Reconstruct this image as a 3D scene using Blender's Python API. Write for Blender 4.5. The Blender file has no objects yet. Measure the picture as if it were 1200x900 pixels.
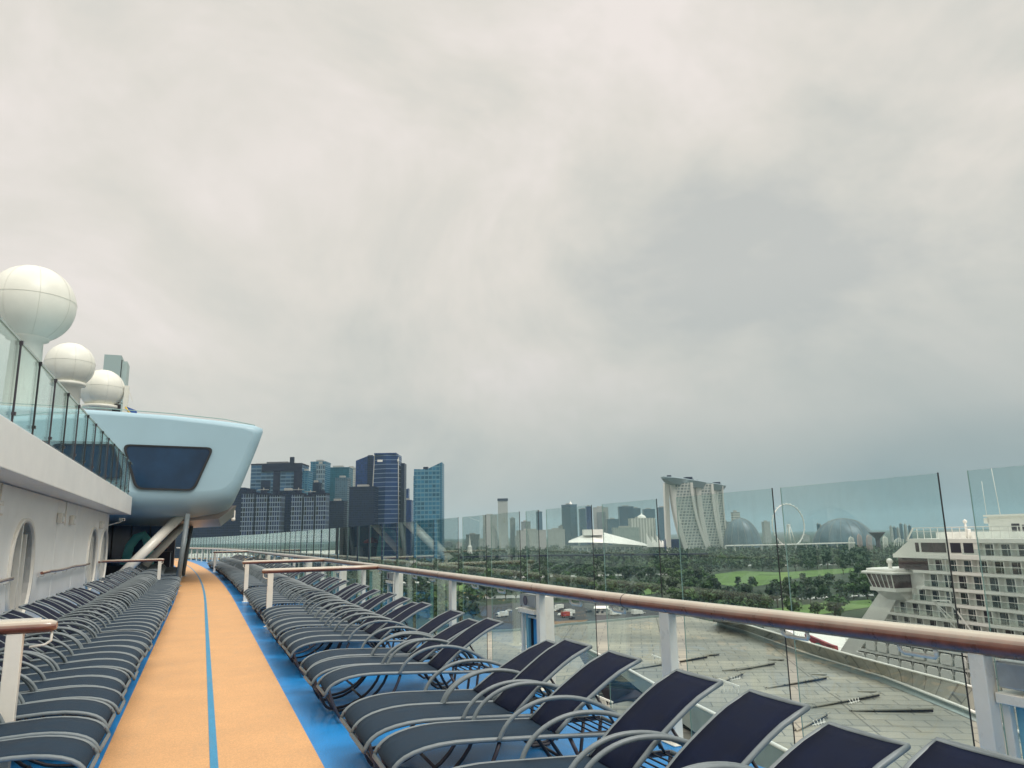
import bpy, math, random
import numpy as np
from mathutils import Vector, Matrix
random.seed(7)
rng = np.random.default_rng(7)
SC = bpy.context.scene
COL = SC.collection
PI = math.pi

# ------------------------------------------------------------------ camera
UP = np.array([-85, 4250, -867.]); UP /= np.linalg.norm(UP)
TR = np.array([-363, -184, -867.]); TR /= np.linalg.norm(TR)
XX = np.cross(TR, UP); XX /= np.linalg.norm(XX); TR = np.cross(UP, XX)
RM = np.array([XX, TR, UP])
EYE = np.array([0, 0, 1.7])
camd = bpy.data.cameras.new('camera'); cam = bpy.data.objects.new('camera', camd); COL.objects.link(cam)
camd.sensor_width = 36; camd.lens = 36 * 867 / 1200.; camd.clip_start = .05; camd.clip_end = 40000
M = Matrix([list(RM[i]) + [0] for i in range(3)] + [[0, 0, 0, 1]])
cam.matrix_world = Matrix.Translation(EYE) @ M
SC.camera = cam
def ray(px, py): return RM @ np.array([px - 600, 450 - py, -867.])
def onz(px, py, z): d = ray(px, py); return EYE + d * ((z - 1.7) / d[2])
def ony(px, py, y): d = ray(px, py); return EYE + d * (y / d[1])
def dep(px, py, D): return EYE + ray(px, py) * (D / 867.)

# ------------------------------------------------------------------ world, sun, exposure
SUN_EL, SUN_AZ = math.radians(50), math.radians(150)      # azimuth clockwise from +Y
W = bpy.data.worlds.new('World'); SC.world = W; W.use_nodes = True
nt = W.node_tree; N = nt.nodes; L = nt.links; N.clear()
def nd(tree, typ, **kw):
    n = tree.nodes.new(typ)
    for k, v in kw.items():
        if k.startswith('i_'): n.inputs[k[2:].replace('_', ' ')].default_value = v
        elif k.startswith('n_'): n.inputs[int(k[2:])].default_value = v
        else: setattr(n, k, v)
    return n
def ramp(tree, stops, interp='LINEAR'):
    r = tree.nodes.new('ShaderNodeValToRGB'); e = r.color_ramp.elements
    r.color_ramp.interpolation = interp
    while len(e) < len(stops): e.new(.5)
    for k, (p, c) in enumerate(stops):
        e[k].position = p; e[k].color = (*c, 1) if len(c) == 3 else c
    return r
sky = nd(nt, 'ShaderNodeTexSky', sky_type='NISHITA', sun_disc=False, sun_elevation=SUN_EL, sun_rotation=SUN_AZ, air_density=1.5, dust_density=3.0)
bg1 = nd(nt, 'ShaderNodeBackground', i_Strength=.06); L.new(sky.outputs[0], bg1.inputs[0])
tc = nd(nt, 'ShaderNodeTexCoord'); sp = nd(nt, 'ShaderNodeSeparateXYZ'); L.new(tc.outputs['Generated'], sp.inputs[0])
def mth(op, a, b=None, tree=nt, clamp=False):
    m = tree.nodes.new('ShaderNodeMath'); m.operation = op; m.use_clamp = clamp
    for i, v in enumerate((a, b)):
        if v is None: continue
        if isinstance(v, (int, float)): m.inputs[i].default_value = v
        else: tree.links.new(v, m.inputs[i])
    return m.outputs[0]
zc = mth('MAXIMUM', sp.outputs[2], 0.0)
zz = mth('ADD', zc, .30)
cx = mth('DIVIDE', sp.outputs[0], zz); cy = mth('DIVIDE', sp.outputs[1], zz)
cb = nd(nt, 'ShaderNodeCombineXYZ'); L.new(cx, cb.inputs[0]); L.new(cy, cb.inputs[1])
n1 = nd(nt, 'ShaderNodeTexNoise', i_Scale=1.15, i_Detail=9.0, i_Roughness=.52, i_Distortion=.25); L.new(cb.outputs[0], n1.inputs['Vector'])
n2 = nd(nt, 'ShaderNodeTexNoise', i_Scale=2.1, i_Detail=9.0, i_Roughness=.58, i_Distortion=.5); mpw = nd(nt, 'ShaderNodeMapping'); mpw.inputs['Scale'].default_value = (1, 1, 1.35); L.new(tc.outputs['Generated'], mpw.inputs[0]); L.new(mpw.outputs[0], n2.inputs['Vector'])
cl = mth('ADD', mth('MULTIPLY', n1.outputs[0], .38), mth('MULTIPLY', n2.outputs[0], .62))
# a broad thin patch of the cloud deck, high ahead, lets more light through; the deck is thicker away from it
thin = nd(nt, 'ShaderNodeVectorMath', operation='DOT_PRODUCT'); L.new(tc.outputs['Generated'], thin.inputs[0]); d0 = ray(520, 90); thin.inputs[1].default_value = tuple(d0 / np.linalg.norm(d0))
tr_ = ramp(nt, [(.70, (0, 0, 0)), (.90, (.35, .35, .35)), (1., (1, 1, 1))]); L.new(thin.outputs['Value'], tr_.inputs[0])
cl = mth('ADD', mth('SUBTRACT', cl, .012), mth('MULTIPLY', tr_.outputs[0], .040))
cr = ramp(nt, [(.39, (.52, .53, .505)), (.46, (.62, .61, .56)), (.525, (.71, .675, .615)), (.60, (.81, .75, .705))])
L.new(cl, cr.inputs[0])
# rain-dark air low down towards +X
el = ramp(nt, [(.0, (1, 1, 1)), (.06, (.80, .80, .80)), (.14, (.42, .42, .42)), (.32, (0, 0, 0))]); L.new(zc, el.inputs[0])
azr = mth('MULTIPLY_ADD', sp.outputs[0], 1.05); 
azn = nt.nodes[-1]; azn.inputs[2].default_value = .18; azn.use_clamp = True
dk = mth('MULTIPLY', el.outputs[0], azr)
dk = mth('MULTIPLY', dk, mth('ADD', mth('MULTIPLY', n1.outputs[0], 1.1), .55), clamp=True)
mixd = nd(nt, 'ShaderNodeMix', data_type='RGBA'); L.new(dk, mixd.inputs[0]); L.new(cr.outputs[0], mixd.inputs[6]); mixd.inputs[7].default_value = (.22, .30, .32, 1)
zen = ramp(nt, [(.0, (.37,) * 3), (.35, (.37,) * 3), (.635, (.375,) * 3), (.74, (.90,) * 3), (.9, (1.,) * 3)]); L.new(zc, zen.inputs[0])
bg2 = nd(nt, 'ShaderNodeBackground', i_Strength=1.0); L.new(mth('MULTIPLY', zen.outputs[0], 2.85), bg2.inputs['Strength']); L.new(mixd.outputs[2], bg2.inputs[0])
mx = nd(nt, 'ShaderNodeMixShader', i_Fac=.93); L.new(bg1.outputs[0], mx.inputs[1]); L.new(bg2.outputs[0], mx.inputs[2])
wo = nd(nt, 'ShaderNodeOutputWorld'); L.new(mx.outputs[0], wo.inputs[0])
sl = bpy.data.lights.new('sun', 'SUN'); sl.energy = 1.5; sl.angle = math.radians(24); sl.color = (1, .97, .93)
so = bpy.data.objects.new('sun', sl); COL.objects.link(so)
sd = Vector((math.sin(SUN_AZ) * math.cos(SUN_EL), math.cos(SUN_AZ) * math.cos(SUN_EL), math.sin(SUN_EL)))
so.rotation_euler = sd.to_track_quat('Z', 'Y').to_euler()
vs = SC.view_settings; vs.view_transform = 'Standard'; vs.look = 'None'; vs.exposure = 0.08; vs.gamma = 1.0; vs.use_curve_mapping = False
SC.cycles.max_bounces = 10; SC.cycles.transparent_max_bounces = 24; SC.cycles.volume_bounces = 1
SC.cycles.diffuse_bounces = 3; SC.cycles.glossy_bounces = 4; SC.cycles.caustics_reflective = False; SC.cycles.caustics_refractive = False
SC.cycles.use_denoising = True; SC.cycles.sample_clamp_indirect = 4

# ------------------------------------------------------------------ materials
def mat(name, col, rough=.5, metal=0., var=.0, scale=8., bump=0., bscale=60., coat=0., spec=.5, stretch=None, alpha=None, sheen=0.):
    m = bpy.data.materials.new(name); m.use_nodes = True; t = m.node_tree; b = t.nodes['Principled BSDF']
    b.inputs['Base Color'].default_value = (*col, 1); b.inputs['Roughness'].default_value = rough; b.inputs['Metallic'].default_value = metal
    b.inputs['Coat Weight'].default_value = coat; b.inputs['Coat Roughness'].default_value = .12; b.inputs['Specular IOR Level'].default_value = spec
    if sheen: b.inputs['Sheen Weight'].default_value = sheen; b.inputs['Sheen Roughness'].default_value = .4
    if alpha is not None: b.inputs['Alpha'].default_value = alpha
    c = t.nodes.new('ShaderNodeTexCoord'); src = c.outputs['Object']
    if stretch:
        mp = t.nodes.new('ShaderNodeMapping'); mp.inputs['Scale'].default_value = stretch; t.links.new(src, mp.inputs[0]); src = mp.outputs[0]
    if var:
        n = nd(t, 'ShaderNodeTexNoise', i_Scale=scale, i_Detail=6.0, i_Roughness=.62); t.links.new(src, n.inputs['Vector'])
        lo = [max(0, x * (1 - var)) for x in col]; hi = [min(1, x * (1 + var)) for x in col]
        r = ramp(t, [(.32, lo), (.68, hi)]); t.links.new(n.outputs[0], r.inputs[0]); t.links.new(r.outputs[0], b.inputs['Base Color'])
        rr = mth('MULTIPLY_ADD', n.outputs[0], .25, tree=t); rn = t.nodes[-1]; rn.inputs[2].default_value = rough - .12; t.links.new(rr, b.inputs['Roughness'])
    if bump:
        n = nd(t, 'ShaderNodeTexNoise', i_Scale=bscale, i_Detail=4.0); t.links.new(src, n.inputs['Vector'])
        bp = nd(t, 'ShaderNodeBump', i_Strength=bump, i_Distance=.01); t.links.new(n.outputs[0], bp.inputs['Height']); t.links.new(bp.outputs[0], b.inputs['Normal'])
    return m
def facade(name, glass, frame, fh=4., mw=3., th=.25, tm=.15, var=.35, rough=.2, frough=.55, seed=0., big=.25, spec=.16):
    """horizontal floor bands and vertical mullions, each cell of glass with its own tone"""
    m = bpy.data.materials.new(name); m.use_nodes = True; t = m.node_tree; b = t.nodes['Principled BSDF']
    c = t.nodes.new('ShaderNodeTexCoord'); s = t.nodes.new('ShaderNodeSeparateXYZ'); t.links.new(c.outputs['Object'], s.inputs[0])
    u = mth('DIVIDE', mth('ADD', s.outputs[0], s.outputs[1], tree=t), mw, tree=t); v = mth('DIVIDE', s.outputs[2], fh, tree=t)
    fu = mth('LESS_THAN', mth('FRACT', u, tree=t), tm, tree=t); fv = mth('LESS_THAN', mth('FRACT', v, tree=t), th, tree=t)
    fr = mth('MAXIMUM', fu, fv, tree=t)
    k = t.nodes.new('ShaderNodeCombineXYZ'); t.links.new(mth('FLOOR', u, tree=t), k.inputs[0]); t.links.new(mth('FLOOR', v, tree=t), k.inputs[1]); k.inputs[2].default_value = seed
    wn = t.nodes.new('ShaderNodeTexWhiteNoise'); t.links.new(k.outputs[0], wn.inputs['Vector'])
    bn = nd(t, 'ShaderNodeTexNoise', i_Scale=.02, i_Detail=3.0); t.links.new(c.outputs['Object'], bn.inputs['Vector'])
    f = mth('ADD', mth('MULTIPLY', wn.outputs['Value'], 1 - big, tree=t), mth('MULTIPLY', bn.outputs[0], big * 1.4, tree=t), tree=t)
    r = ramp(t, [(.0, [x * (1 - var) for x in glass]), (1., [min(1, x * (1 + var)) for x in glass])]); t.links.new(f, r.inputs[0])
    mxx = nd(t, 'ShaderNodeMix', data_type='RGBA'); t.links.new(fr, mxx.inputs[0]); t.links.new(r.outputs[0], mxx.inputs[6]); mxx.inputs[7].default_value = (*frame, 1)
    t.links.new(mxx.outputs[2], b.inputs['Base Color'])
    rr = mth('MULTIPLY_ADD', fr, frough - rough, tree=t); t.nodes[-1].inputs[2].default_value = rough; t.links.new(rr, b.inputs['Roughness'])
    b.inputs['Specular IOR Level'].default_value = spec
    return m
def glassmat(name, tint, refl=1.0):
    m = bpy.data.materials.new(name); m.use_nodes = True; t = m.node_tree; t.nodes.clear()
    tr = nd(t, 'ShaderNodeBsdfTransparent', i_Color=(*tint, 1)); gl = nd(t, 'ShaderNodeBsdfGlossy', i_Roughness=.0, i_Color=(.9, 1, .96, 1))
    g = t.nodes.new('ShaderNodeNewGeometry'); dp = nd(t, 'ShaderNodeVectorMath', operation='DOT_PRODUCT')
    t.links.new(g.outputs['Incoming'], dp.inputs[0]); t.links.new(g.outputs['Normal'], dp.inputs[1])
    q = mth('POWER', mth('SUBTRACT', 1.0, mth('ABSOLUTE', dp.outputs['Value'], tree=t), tree=t), 5.0, tree=t)     # Schlick, the same from both sides
    f = mth('MULTIPLY', mth('ADD', mth('MULTIPLY', q, .75, tree=t), .04, tree=t), refl, tree=t, clamp=True)
    mm = nd(t, 'ShaderNodeMixShader'); t.links.new(f, mm.inputs[0]); t.links.new(tr.outputs[0], mm.inputs[1]); t.links.new(gl.outputs[0], mm.inputs[2])
    tc_ = t.nodes.new('ShaderNodeTexCoord'); mp = t.nodes.new('ShaderNodeMapping'); mp.inputs['Scale'].default_value = (1, 1, .35); t.links.new(tc_.outputs['Object'], mp.inputs[0])
    nz = nd(t, 'ShaderNodeTexNoise', i_Scale=5.0, i_Detail=8.0, i_Roughness=.7); t.links.new(mp.outputs[0], nz.inputs['Vector'])
    nr = ramp(t, [(.48, (0, 0, 0)), (.8, (.07, .07, .07))]); t.links.new(nz.outputs[0], nr.inputs[0])
    df = nd(t, 'ShaderNodeBsdfDiffuse', i_Color=(.6, .66, .63, 1)); m2 = nd(t, 'ShaderNodeMixShader')        # dried salt smears
    t.links.new(nr.outputs[0], m2.inputs[0]); t.links.new(mm.outputs[0], m2.inputs[1]); t.links.new(df.outputs[0], m2.inputs[2])
    o = nd(t, 'ShaderNodeOutputMaterial'); t.links.new(m2.outputs[0], o.inputs[0])
    return m
MT = dict(
    white=mat('white_paint', (.88, .875, .83), .35, var=.05, scale=1.2, bump=.04, bscale=3),
    white_post=mat('white_post_paint', (.84, .80, .70), .3, var=.04, scale=6, coat=.3),
    grey_metal=mat('brushed_tube', (.165, .195, .205), .36, metal=.0, var=.12, scale=12),
    dark_metal=mat('dark_tube', (.045, .04, .05), .4, var=.2, scale=12),
    black=mat('black_rubber', (.015, .014, .018), .5),
    steel=mat('stainless', (.5, .53, .53), .38, metal=.6, var=.1, scale=10),
    sling=mat('seat_sling', (.011, .029, .052), .62, var=.2, scale=5, bump=.3, bscale=420, spec=.20),
    sling_b=mat('back_sling', (.004, .008, .027), .66, var=.2, scale=5, bump=.3, bscale=420, spec=.13, alpha=.93),
    blue=mat('blue_deck_coating', (.012, .245, .62), .42, var=.16, scale=2.2, bump=.25, bscale=160, coat=.15),
    orange=mat('orange_track_coating', (.67, .365, .158), .6, var=.07, scale=1.6, bump=.25, bscale=180),
    line=mat('blue_line_paint', (.03, .26, .46), .5, var=.08, scale=4),
    podm=mat('pale_blue_paint', (.35, .515, .59), .42, var=.04, scale=.5, coat=.1),
    bronze=mat('underside_panel', (.30, .28, .27), .35, metal=.3, var=.25, scale=.8),
    podglass=mat('dark_blue_window', (.010, .038, .085), .12, spec=.45, var=.3, scale=.6),
    locker_blue=mat('locker_blue', (.05, .32, .62), .4, var=.05),
    locker_pale=mat('locker_pale_blue', (.22, .50, .60), .4, var=.05),
    dome=mat('radome_white', (.80, .79, .70), .38, var=.04, scale=.8),
    lamp_glass=mat('lamp_glass', (.13, .12, .15), .2),
    teal_dark=mat('teal_glazing', (.03, .06, .075), .12, var=.4, scale=.8),
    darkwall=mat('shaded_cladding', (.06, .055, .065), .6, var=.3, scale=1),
    turq=mat('turquoise_plastic', (.22, .72, .66), .3),
    red=mat('red_paint', (.45, .05, .04), .4),
    yellow=mat('yellow_paint', (.7, .48, .08), .4),
    flagblue=mat('royal_blue_paint', (.03, .10, .38), .4),
    gasket=mat('dark_gasket', (.02, .022, .025), .4),
    palegreen=mat('glass_edge', (.30, .42, .38), .15),
    glass=glassmat('windscreen_glass', (.90, .95, .945), 1.1),
    glass_up=glassmat('balustrade_glass', (.90, .96, .95), 1.0),
    concrete=mat('concrete', (.36, .36, .33), .8, var=.12, scale=.2),
    trunk=mat('bark', (.10, .08, .06), .9, var=.3, scale=3),
    asphalt=mat('asphalt', (.06, .062, .066), .9, var=.2, scale=.3),
    roadpale=mat('pale_road', (.30, .31, .29), .85, var=.15, scale=.1),
    lawn=mat('mown_lawn', (.105, .185, .045), .95, var=.25, scale=.03),
    shipwhite=mat('ship_white', (.86, .84, .78), .45, var=.04, scale=.3),
    shiprec=mat('ship_recess', (.84, .84, .79), .5, var=.1, scale=.4),
    shipwin=mat('cabin_glass', (.035, .05, .065), .12, var=.7, scale=.35, spec=.7),
    shipdark=mat('ship_dark', (.018, .014, .030), .4, var=.3, scale=.5),
    brid=mat('bridge_window', (.07, .045, .05), .12, var=.5, scale=.5, spec=.8),
)
# teak: dark varnish below, sky highlight painted in as paler colour on upward faces
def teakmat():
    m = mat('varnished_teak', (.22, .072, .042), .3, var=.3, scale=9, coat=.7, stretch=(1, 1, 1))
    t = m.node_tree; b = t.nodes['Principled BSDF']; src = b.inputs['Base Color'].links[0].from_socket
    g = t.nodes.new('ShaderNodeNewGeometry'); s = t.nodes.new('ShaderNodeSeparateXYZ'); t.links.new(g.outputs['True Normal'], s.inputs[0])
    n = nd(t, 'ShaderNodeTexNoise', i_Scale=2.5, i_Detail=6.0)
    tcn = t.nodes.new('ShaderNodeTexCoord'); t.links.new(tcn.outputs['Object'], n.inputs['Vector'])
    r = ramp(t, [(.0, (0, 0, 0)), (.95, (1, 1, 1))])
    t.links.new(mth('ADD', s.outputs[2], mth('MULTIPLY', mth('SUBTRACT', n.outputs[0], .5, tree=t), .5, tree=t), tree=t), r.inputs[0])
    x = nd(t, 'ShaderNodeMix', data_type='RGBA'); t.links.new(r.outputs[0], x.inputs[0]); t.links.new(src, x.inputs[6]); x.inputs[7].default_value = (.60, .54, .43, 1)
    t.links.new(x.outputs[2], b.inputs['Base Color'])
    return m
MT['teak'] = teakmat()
def tilemat():
    m = bpy.data.materials.new('roof_tiles'); m.use_nodes = True; t = m.node_tree; b = t.nodes['Principled BSDF']
    c = t.nodes.new('ShaderNodeTexCoord'); mp = t.nodes.new('ShaderNodeMapping'); mp.inputs['Rotation'].default_value = (0, 0, .55)
    t.links.new(c.outputs['Object'], mp.inputs[0])
    br = nd(t, 'ShaderNodeTexBrick', offset=.5, i_Scale=1.0, i_Mortar_Size=.075, i_Bias=0., i_Brick_Width=3.9, i_Row_Height=2.5)
    t.links.new(mp.outputs[0], br.inputs['Vector'])
    br.inputs['Color1'].default_value = (.45, .42, .355, 1); br.inputs['Color2'].default_value = (.36, .345, .30, 1); br.inputs['Mortar'].default_value = (.15, .15, .14, 1)
    br2 = nd(t, 'ShaderNodeTexBrick', offset=.0, i_Scale=1.0, i_Mortar_Size=.10, i_Brick_Width=19., i_Row_Height=10.2)
    t.links.new(mp.outputs[0], br2.inputs['Vector'])
    br2.inputs['Color1'].default_value = (1, 1, 1, 1); br2.inputs['Color2'].default_value = (.70, .72, .72, 1); br2.inputs['Mortar'].default_value = (.35, .35, .35, 1)
    n = nd(t, 'ShaderNodeTexNoise', i_Scale=.06, i_Detail=6.0); t.links.new(c.outputs['Object'], n.inputs['Vector'])
    r = ramp(t, [(.35, (.66, .69, .70)), (.65, (1.12, 1.08, 1.0))]); t.links.new(n.outputs[0], r.inputs[0])
    x = nd(t, 'ShaderNodeMix', data_type='RGBA', blend_type='MULTIPLY'); x.inputs[0].default_value = 1; t.links.new(br.outputs[0], x.inputs[6]); t.links.new(br2.outputs[0], x.inputs[7])
    y = nd(t, 'ShaderNodeMix', data_type='RGBA', blend_type='MULTIPLY'); y.inputs[0].default_value = 1; t.links.new(x.outputs[2], y.inputs[6]); t.links.new(r.outputs[0], y.inputs[7])
    t.links.new(y.outputs[2], b.inputs['Base Color']); b.inputs['Roughness'].default_value = .5
    return m
MT['tiles'] = tilemat()
def wear(m, seam=0., dirt=(.25, .2, .16), amt=.5, grit=.22):
    t = m.node_tree; b = t.nodes['Principled BSDF']; src = b.inputs['Base Color'].links[0].from_socket; c = t.nodes.new('ShaderNodeTexCoord')
    n = nd(t, 'ShaderNodeTexNoise', i_Scale=95.0, i_Detail=3.0); t.links.new(c.outputs['Object'], n.inputs['Vector'])
    g = ramp(t, [(.40, (1 - grit,) * 3), (.62, (1 + grit * .4,) * 3)]); t.links.new(n.outputs[0], g.inputs[0])
    x = nd(t, 'ShaderNodeMix', data_type='RGBA', blend_type='MULTIPLY'); x.inputs[0].default_value = 1; t.links.new(src, x.inputs[6]); t.links.new(g.outputs[0], x.inputs[7])
    mp = t.nodes.new('ShaderNodeMapping'); mp.inputs['Scale'].default_value = (2.6, .7, 1); t.links.new(c.outputs['Object'], mp.inputs[0])
    n2_ = nd(t, 'ShaderNodeTexNoise', i_Scale=1.6, i_Detail=10.0, i_Roughness=.72, i_Distortion=.6); t.links.new(mp.outputs[0], n2_.inputs['Vector'])
    r2 = ramp(t, [(.55, (0, 0, 0)), (.74, (amt,) * 3)]); t.links.new(n2_.outputs[0], r2.inputs[0]); fac_ = r2.outputs[0]
    vo = nd(t, 'ShaderNodeTexVoronoi', i_Scale=2.3); t.links.new(c.outputs['Object'], vo.inputs['Vector'])
    sp2 = mth('MULTIPLY', mth('LESS_THAN', vo.outputs['Distance'], .022, tree=t), .6, tree=t); fac_ = mth('MAXIMUM', fac_, sp2, tree=t)
    if seam:
        s_ = t.nodes.new('ShaderNodeSeparateXYZ'); t.links.new(c.outputs['Object'], s_.inputs[0])
        fr = mth('LESS_THAN', mth('FRACT', mth('DIVIDE', s_.outputs[1], seam, tree=t), tree=t), .010 / seam, tree=t); fac_ = mth('MAXIMUM', fac_, mth('MULTIPLY', fr, .35, tree=t), tree=t)
    y = nd(t, 'ShaderNodeMix', data_type='RGBA'); t.links.new(fac_, y.inputs[0]); t.links.new(x.outputs[2], y.inputs[6]); y.inputs[7].default_value = (*dirt, 1); t.links.new(y.outputs[2], b.inputs['Base Color'])
wear(MT['orange'], 5.6, (.38, .27, .17), .30, .16); wear(MT['blue'], 5.6, (.05, .12, .20), .35, .25)
wear(MT['white'], 0, (.50, .47, .40), .22, .04); wear(MT['line'], 0, (.2, .22, .2), .5, .2)
def leafmat(name, a, b_):
    m = bpy.data.materials.new(name); m.use_nodes = True; t = m.node_tree; b = t.nodes['Principled BSDF']
    c = t.nodes.new('ShaderNodeTexCoord'); n = nd(t, 'ShaderNodeTexNoise', i_Scale=.35, i_Detail=4.0); t.links.new(c.outputs['Object'], n.inputs['Vector'])
    oi = t.nodes.new('ShaderNodeObjectInfo')
    f = mth('ADD', mth('MULTIPLY', n.outputs[0], .75, tree=t), mth('MULTIPLY', oi.outputs['Random'], .60, tree=t), tree=t)
    r = ramp(t, [(.30, a), (1.0, b_)]); t.links.new(f, r.inputs[0]); t.links.new(r.outputs[0], b.inputs['Base Color']); b.inputs['Roughness'].default_value = .75
    return m
MT['leaf'] = leafmat('tree_leaves', (.012, .028, .012), (.060, .125, .028))
MT['leaf_far'] = leafmat('far_leaves', (.015, .034, .018), (.06, .11, .04))
MT['scrub'] = mat('scrub_ground', (.035, .055, .028), .95, var=.45, scale=.02)

# ------------------------------------------------------------------ mesh helpers
class MB:
    def __init__(s): s.v = []; s.f = []; s.sm = []
    def add(s, vs, fs, smooth=False):
        o = len(s.v); s.v += [tuple(map(float, p)) for p in vs]
        for f in fs: s.f.append([i + o for i in f]); s.sm.append(smooth)
        return s
    def hexa(s, p, smooth=False):      # 4 bottom then 4 top
        return s.add(p, [(3, 2, 1, 0), (4, 5, 6, 7), (0, 1, 5, 4), (1, 2, 6, 5), (2, 3, 7, 6), (3, 0, 4, 7)], smooth)
    def box(s, x0, x1, y0, y1, z0, z1):
        return s.hexa([(x0, y0, z0), (x1, y0, z0), (x1, y1, z0), (x0, y1, z0), (x0, y0, z1), (x1, y0, z1), (x1, y1, z1), (x0, y1, z1)])
    def bar(s, a, b, w, h=None, up=(0, 0, 1)):
        a = Vector(a); b = Vector(b); h = h or w; d = (b - a).normalized(); u = Vector(up)
        if abs(d.dot(u)) > .98: u = Vector((1, 0, 0))
        sd_ = d.cross(u).normalized() * w / 2; uu = sd_.cross(d).normalized() * h / 2
        return s.hexa([a - sd_ - uu, a + sd_ - uu, b + sd_ - uu, b - sd_ - uu, a - sd_ + uu, a + sd_ + uu, b + sd_ + uu, b - sd_ + uu])
    def tube(s, pts, r, n=8, closed=False, sx=1.):
        pts = [Vector(p) for p in pts]; m = len(pts); vs = []; prev = None
        rr = r if isinstance(r, (list, tuple)) else [r] * m
        for i, p in enumerate(pts):
            if closed: t = (pts[(i + 1) % m] - pts[i - 1])
            else: t = pts[min(i + 1, m - 1)] - pts[max(i - 1, 0)]
            t.normalize()
            if prev is None:
                u = Vector((0, 0, 1)) if abs(t.z) < .9 else Vector((0, 1, 0))
                a = t.cross(u).normalized()
            else: a = (prev - t * prev.dot(t)).normalized()
            prev = a; b = t.cross(a)
            for k in range(n):
                q = 2 * PI * k / n; vs.append(p + a * math.cos(q) * rr[i] * sx + b * math.sin(q) * rr[i])
        fs = []
        for i in range(m if closed else m - 1):
            for k in range(n):
                a0 = i * n + k; a1 = i * n + (k + 1) % n; b0 = ((i + 1) % m) * n + k; b1 = ((i + 1) % m) * n + (k + 1) % n
                fs.append((a0, a1, b1, b0))
        s.add(vs, fs, True)
        if not closed:
            o = len(s.v) - len(vs)
            s.f.append([o + k for k in range(n)][::-1]); s.sm.append(False)
            s.f.append([o + (m - 1) * n + k for k in range(n)]); s.sm.append(False)
        return s
    def lathe(s, prof, c=(0, 0, 0), n=32, smooth=True):
        vs = []; fs = []
        for (r, z) in prof:
            for k in range(n): q = 2 * PI * k / n; vs.append((c[0] + r * math.cos(q), c[1] + r * math.sin(q), c[2] + z))
        for i in range(len(prof) - 1):
            for k in range(n): fs.append((i * n + k, i * n + (k + 1) % n, (i + 1) * n + (k + 1) % n, (i + 1) * n + k))
        s.add(vs, fs, smooth); return s
    def prism(s, poly, z0, z1):
        n = len(poly); vs = [(p[0], p[1], z0) for p in poly] + [(p[0], p[1], z1) for p in poly]
        ar = sum(poly[i][0] * poly[(i + 1) % n][1] - poly[(i + 1) % n][0] * poly[i][1] for i in range(n))
        idx = list(range(n)) if ar > 0 else list(range(n))[::-1]
        s.add(vs, [idx[::-1], [i + n for i in idx]] + [[idx[i], idx[(i + 1) % n], idx[(i + 1) % n] + n, idx[i] + n] for i in range(n)]); return s
    def loft(s, rings, smooth=True, caps=True):
        n = len(rings[0]); vs = [p for r in rings for p in r]; fs = []
        for i in range(len(rings) - 1):
            for k in range(n): fs.append((i * n + k, i * n + (k + 1) % n, (i + 1) * n + (k + 1) % n, (i + 1) * n + k))
        o = len(s.v); s.add(vs, fs, smooth)
        if caps:
            s.f.append([o + k for k in range(n)][::-1]); s.sm.append(False)
            s.f.append([o + (len(rings) - 1) * n + k for k in range(n)]); s.sm.append(False)
        return s
    def mesh(s, name, m):
        me = bpy.data.meshes.new(name); me.from_pydata(s.v, [], s.f); me.materials.append(m)
        me.polygons.foreach_set('use_smooth', s.sm); me.update(); return me
    def build(s, name, m, parent=None, loc=None, bevel=0, kind=None, label=None, cat=None, group=None):
        if parent is None and loc is not None:
            s.v = [(p[0] - loc[0], p[1] - loc[1], p[2] - loc[2]) for p in s.v]
        o = bpy.data.objects.new(name, s.mesh(name, m)); COL.objects.link(o)
        if parent is not None: o.parent = parent
        elif loc is not None: o.location = loc
        if bevel:
            bv = o.modifiers.new('bevel', 'BEVEL'); bv.width = bevel; bv.segments = 2; bv.limit_method = 'ANGLE'
        if kind: o['kind'] = kind
        if label: o['label'] = label
        if cat: o['category'] = cat
        if group: o['group'] = group
        return o
def thing(name, label, cat, loc=(0, 0, 0), rz=0, group=None):
    o = bpy.data.objects.new(name, None); COL.objects.link(o); o.location = loc; o.rotation_euler = (0, 0, rz); o.empty_display_size = .2
    o['label'] = label; o['category'] = cat
    if group: o['group'] = group
    return o
def dup(root, loc, rz=0, label=None, group=None, scale=None):
    r = root.copy(); COL.objects.link(r); r.location = loc; r.rotation_euler = (0, 0, rz)
    if label: r['label'] = label
    if group: r['group'] = group
    if scale: r.scale = scale
    for ch in root.children:
        c = ch.copy(); COL.objects.link(c); c.parent = r
        for g in ch.children: d = g.copy(); COL.objects.link(d); d.parent = c
    return r
def lerp(tab, y):
    if y <= tab[0][0]: return tab[0][1]
    for (a, b), (c, d) in zip(tab, tab[1:]):
        if y <= c: return b + (d - b) * (y - a) / (c - a)
    return tab[-1][1]
def smooth(tab, y, w=2.5): return sum(lerp(tab, y + w * k / 3) for k in range(-3, 4)) / 7

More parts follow.
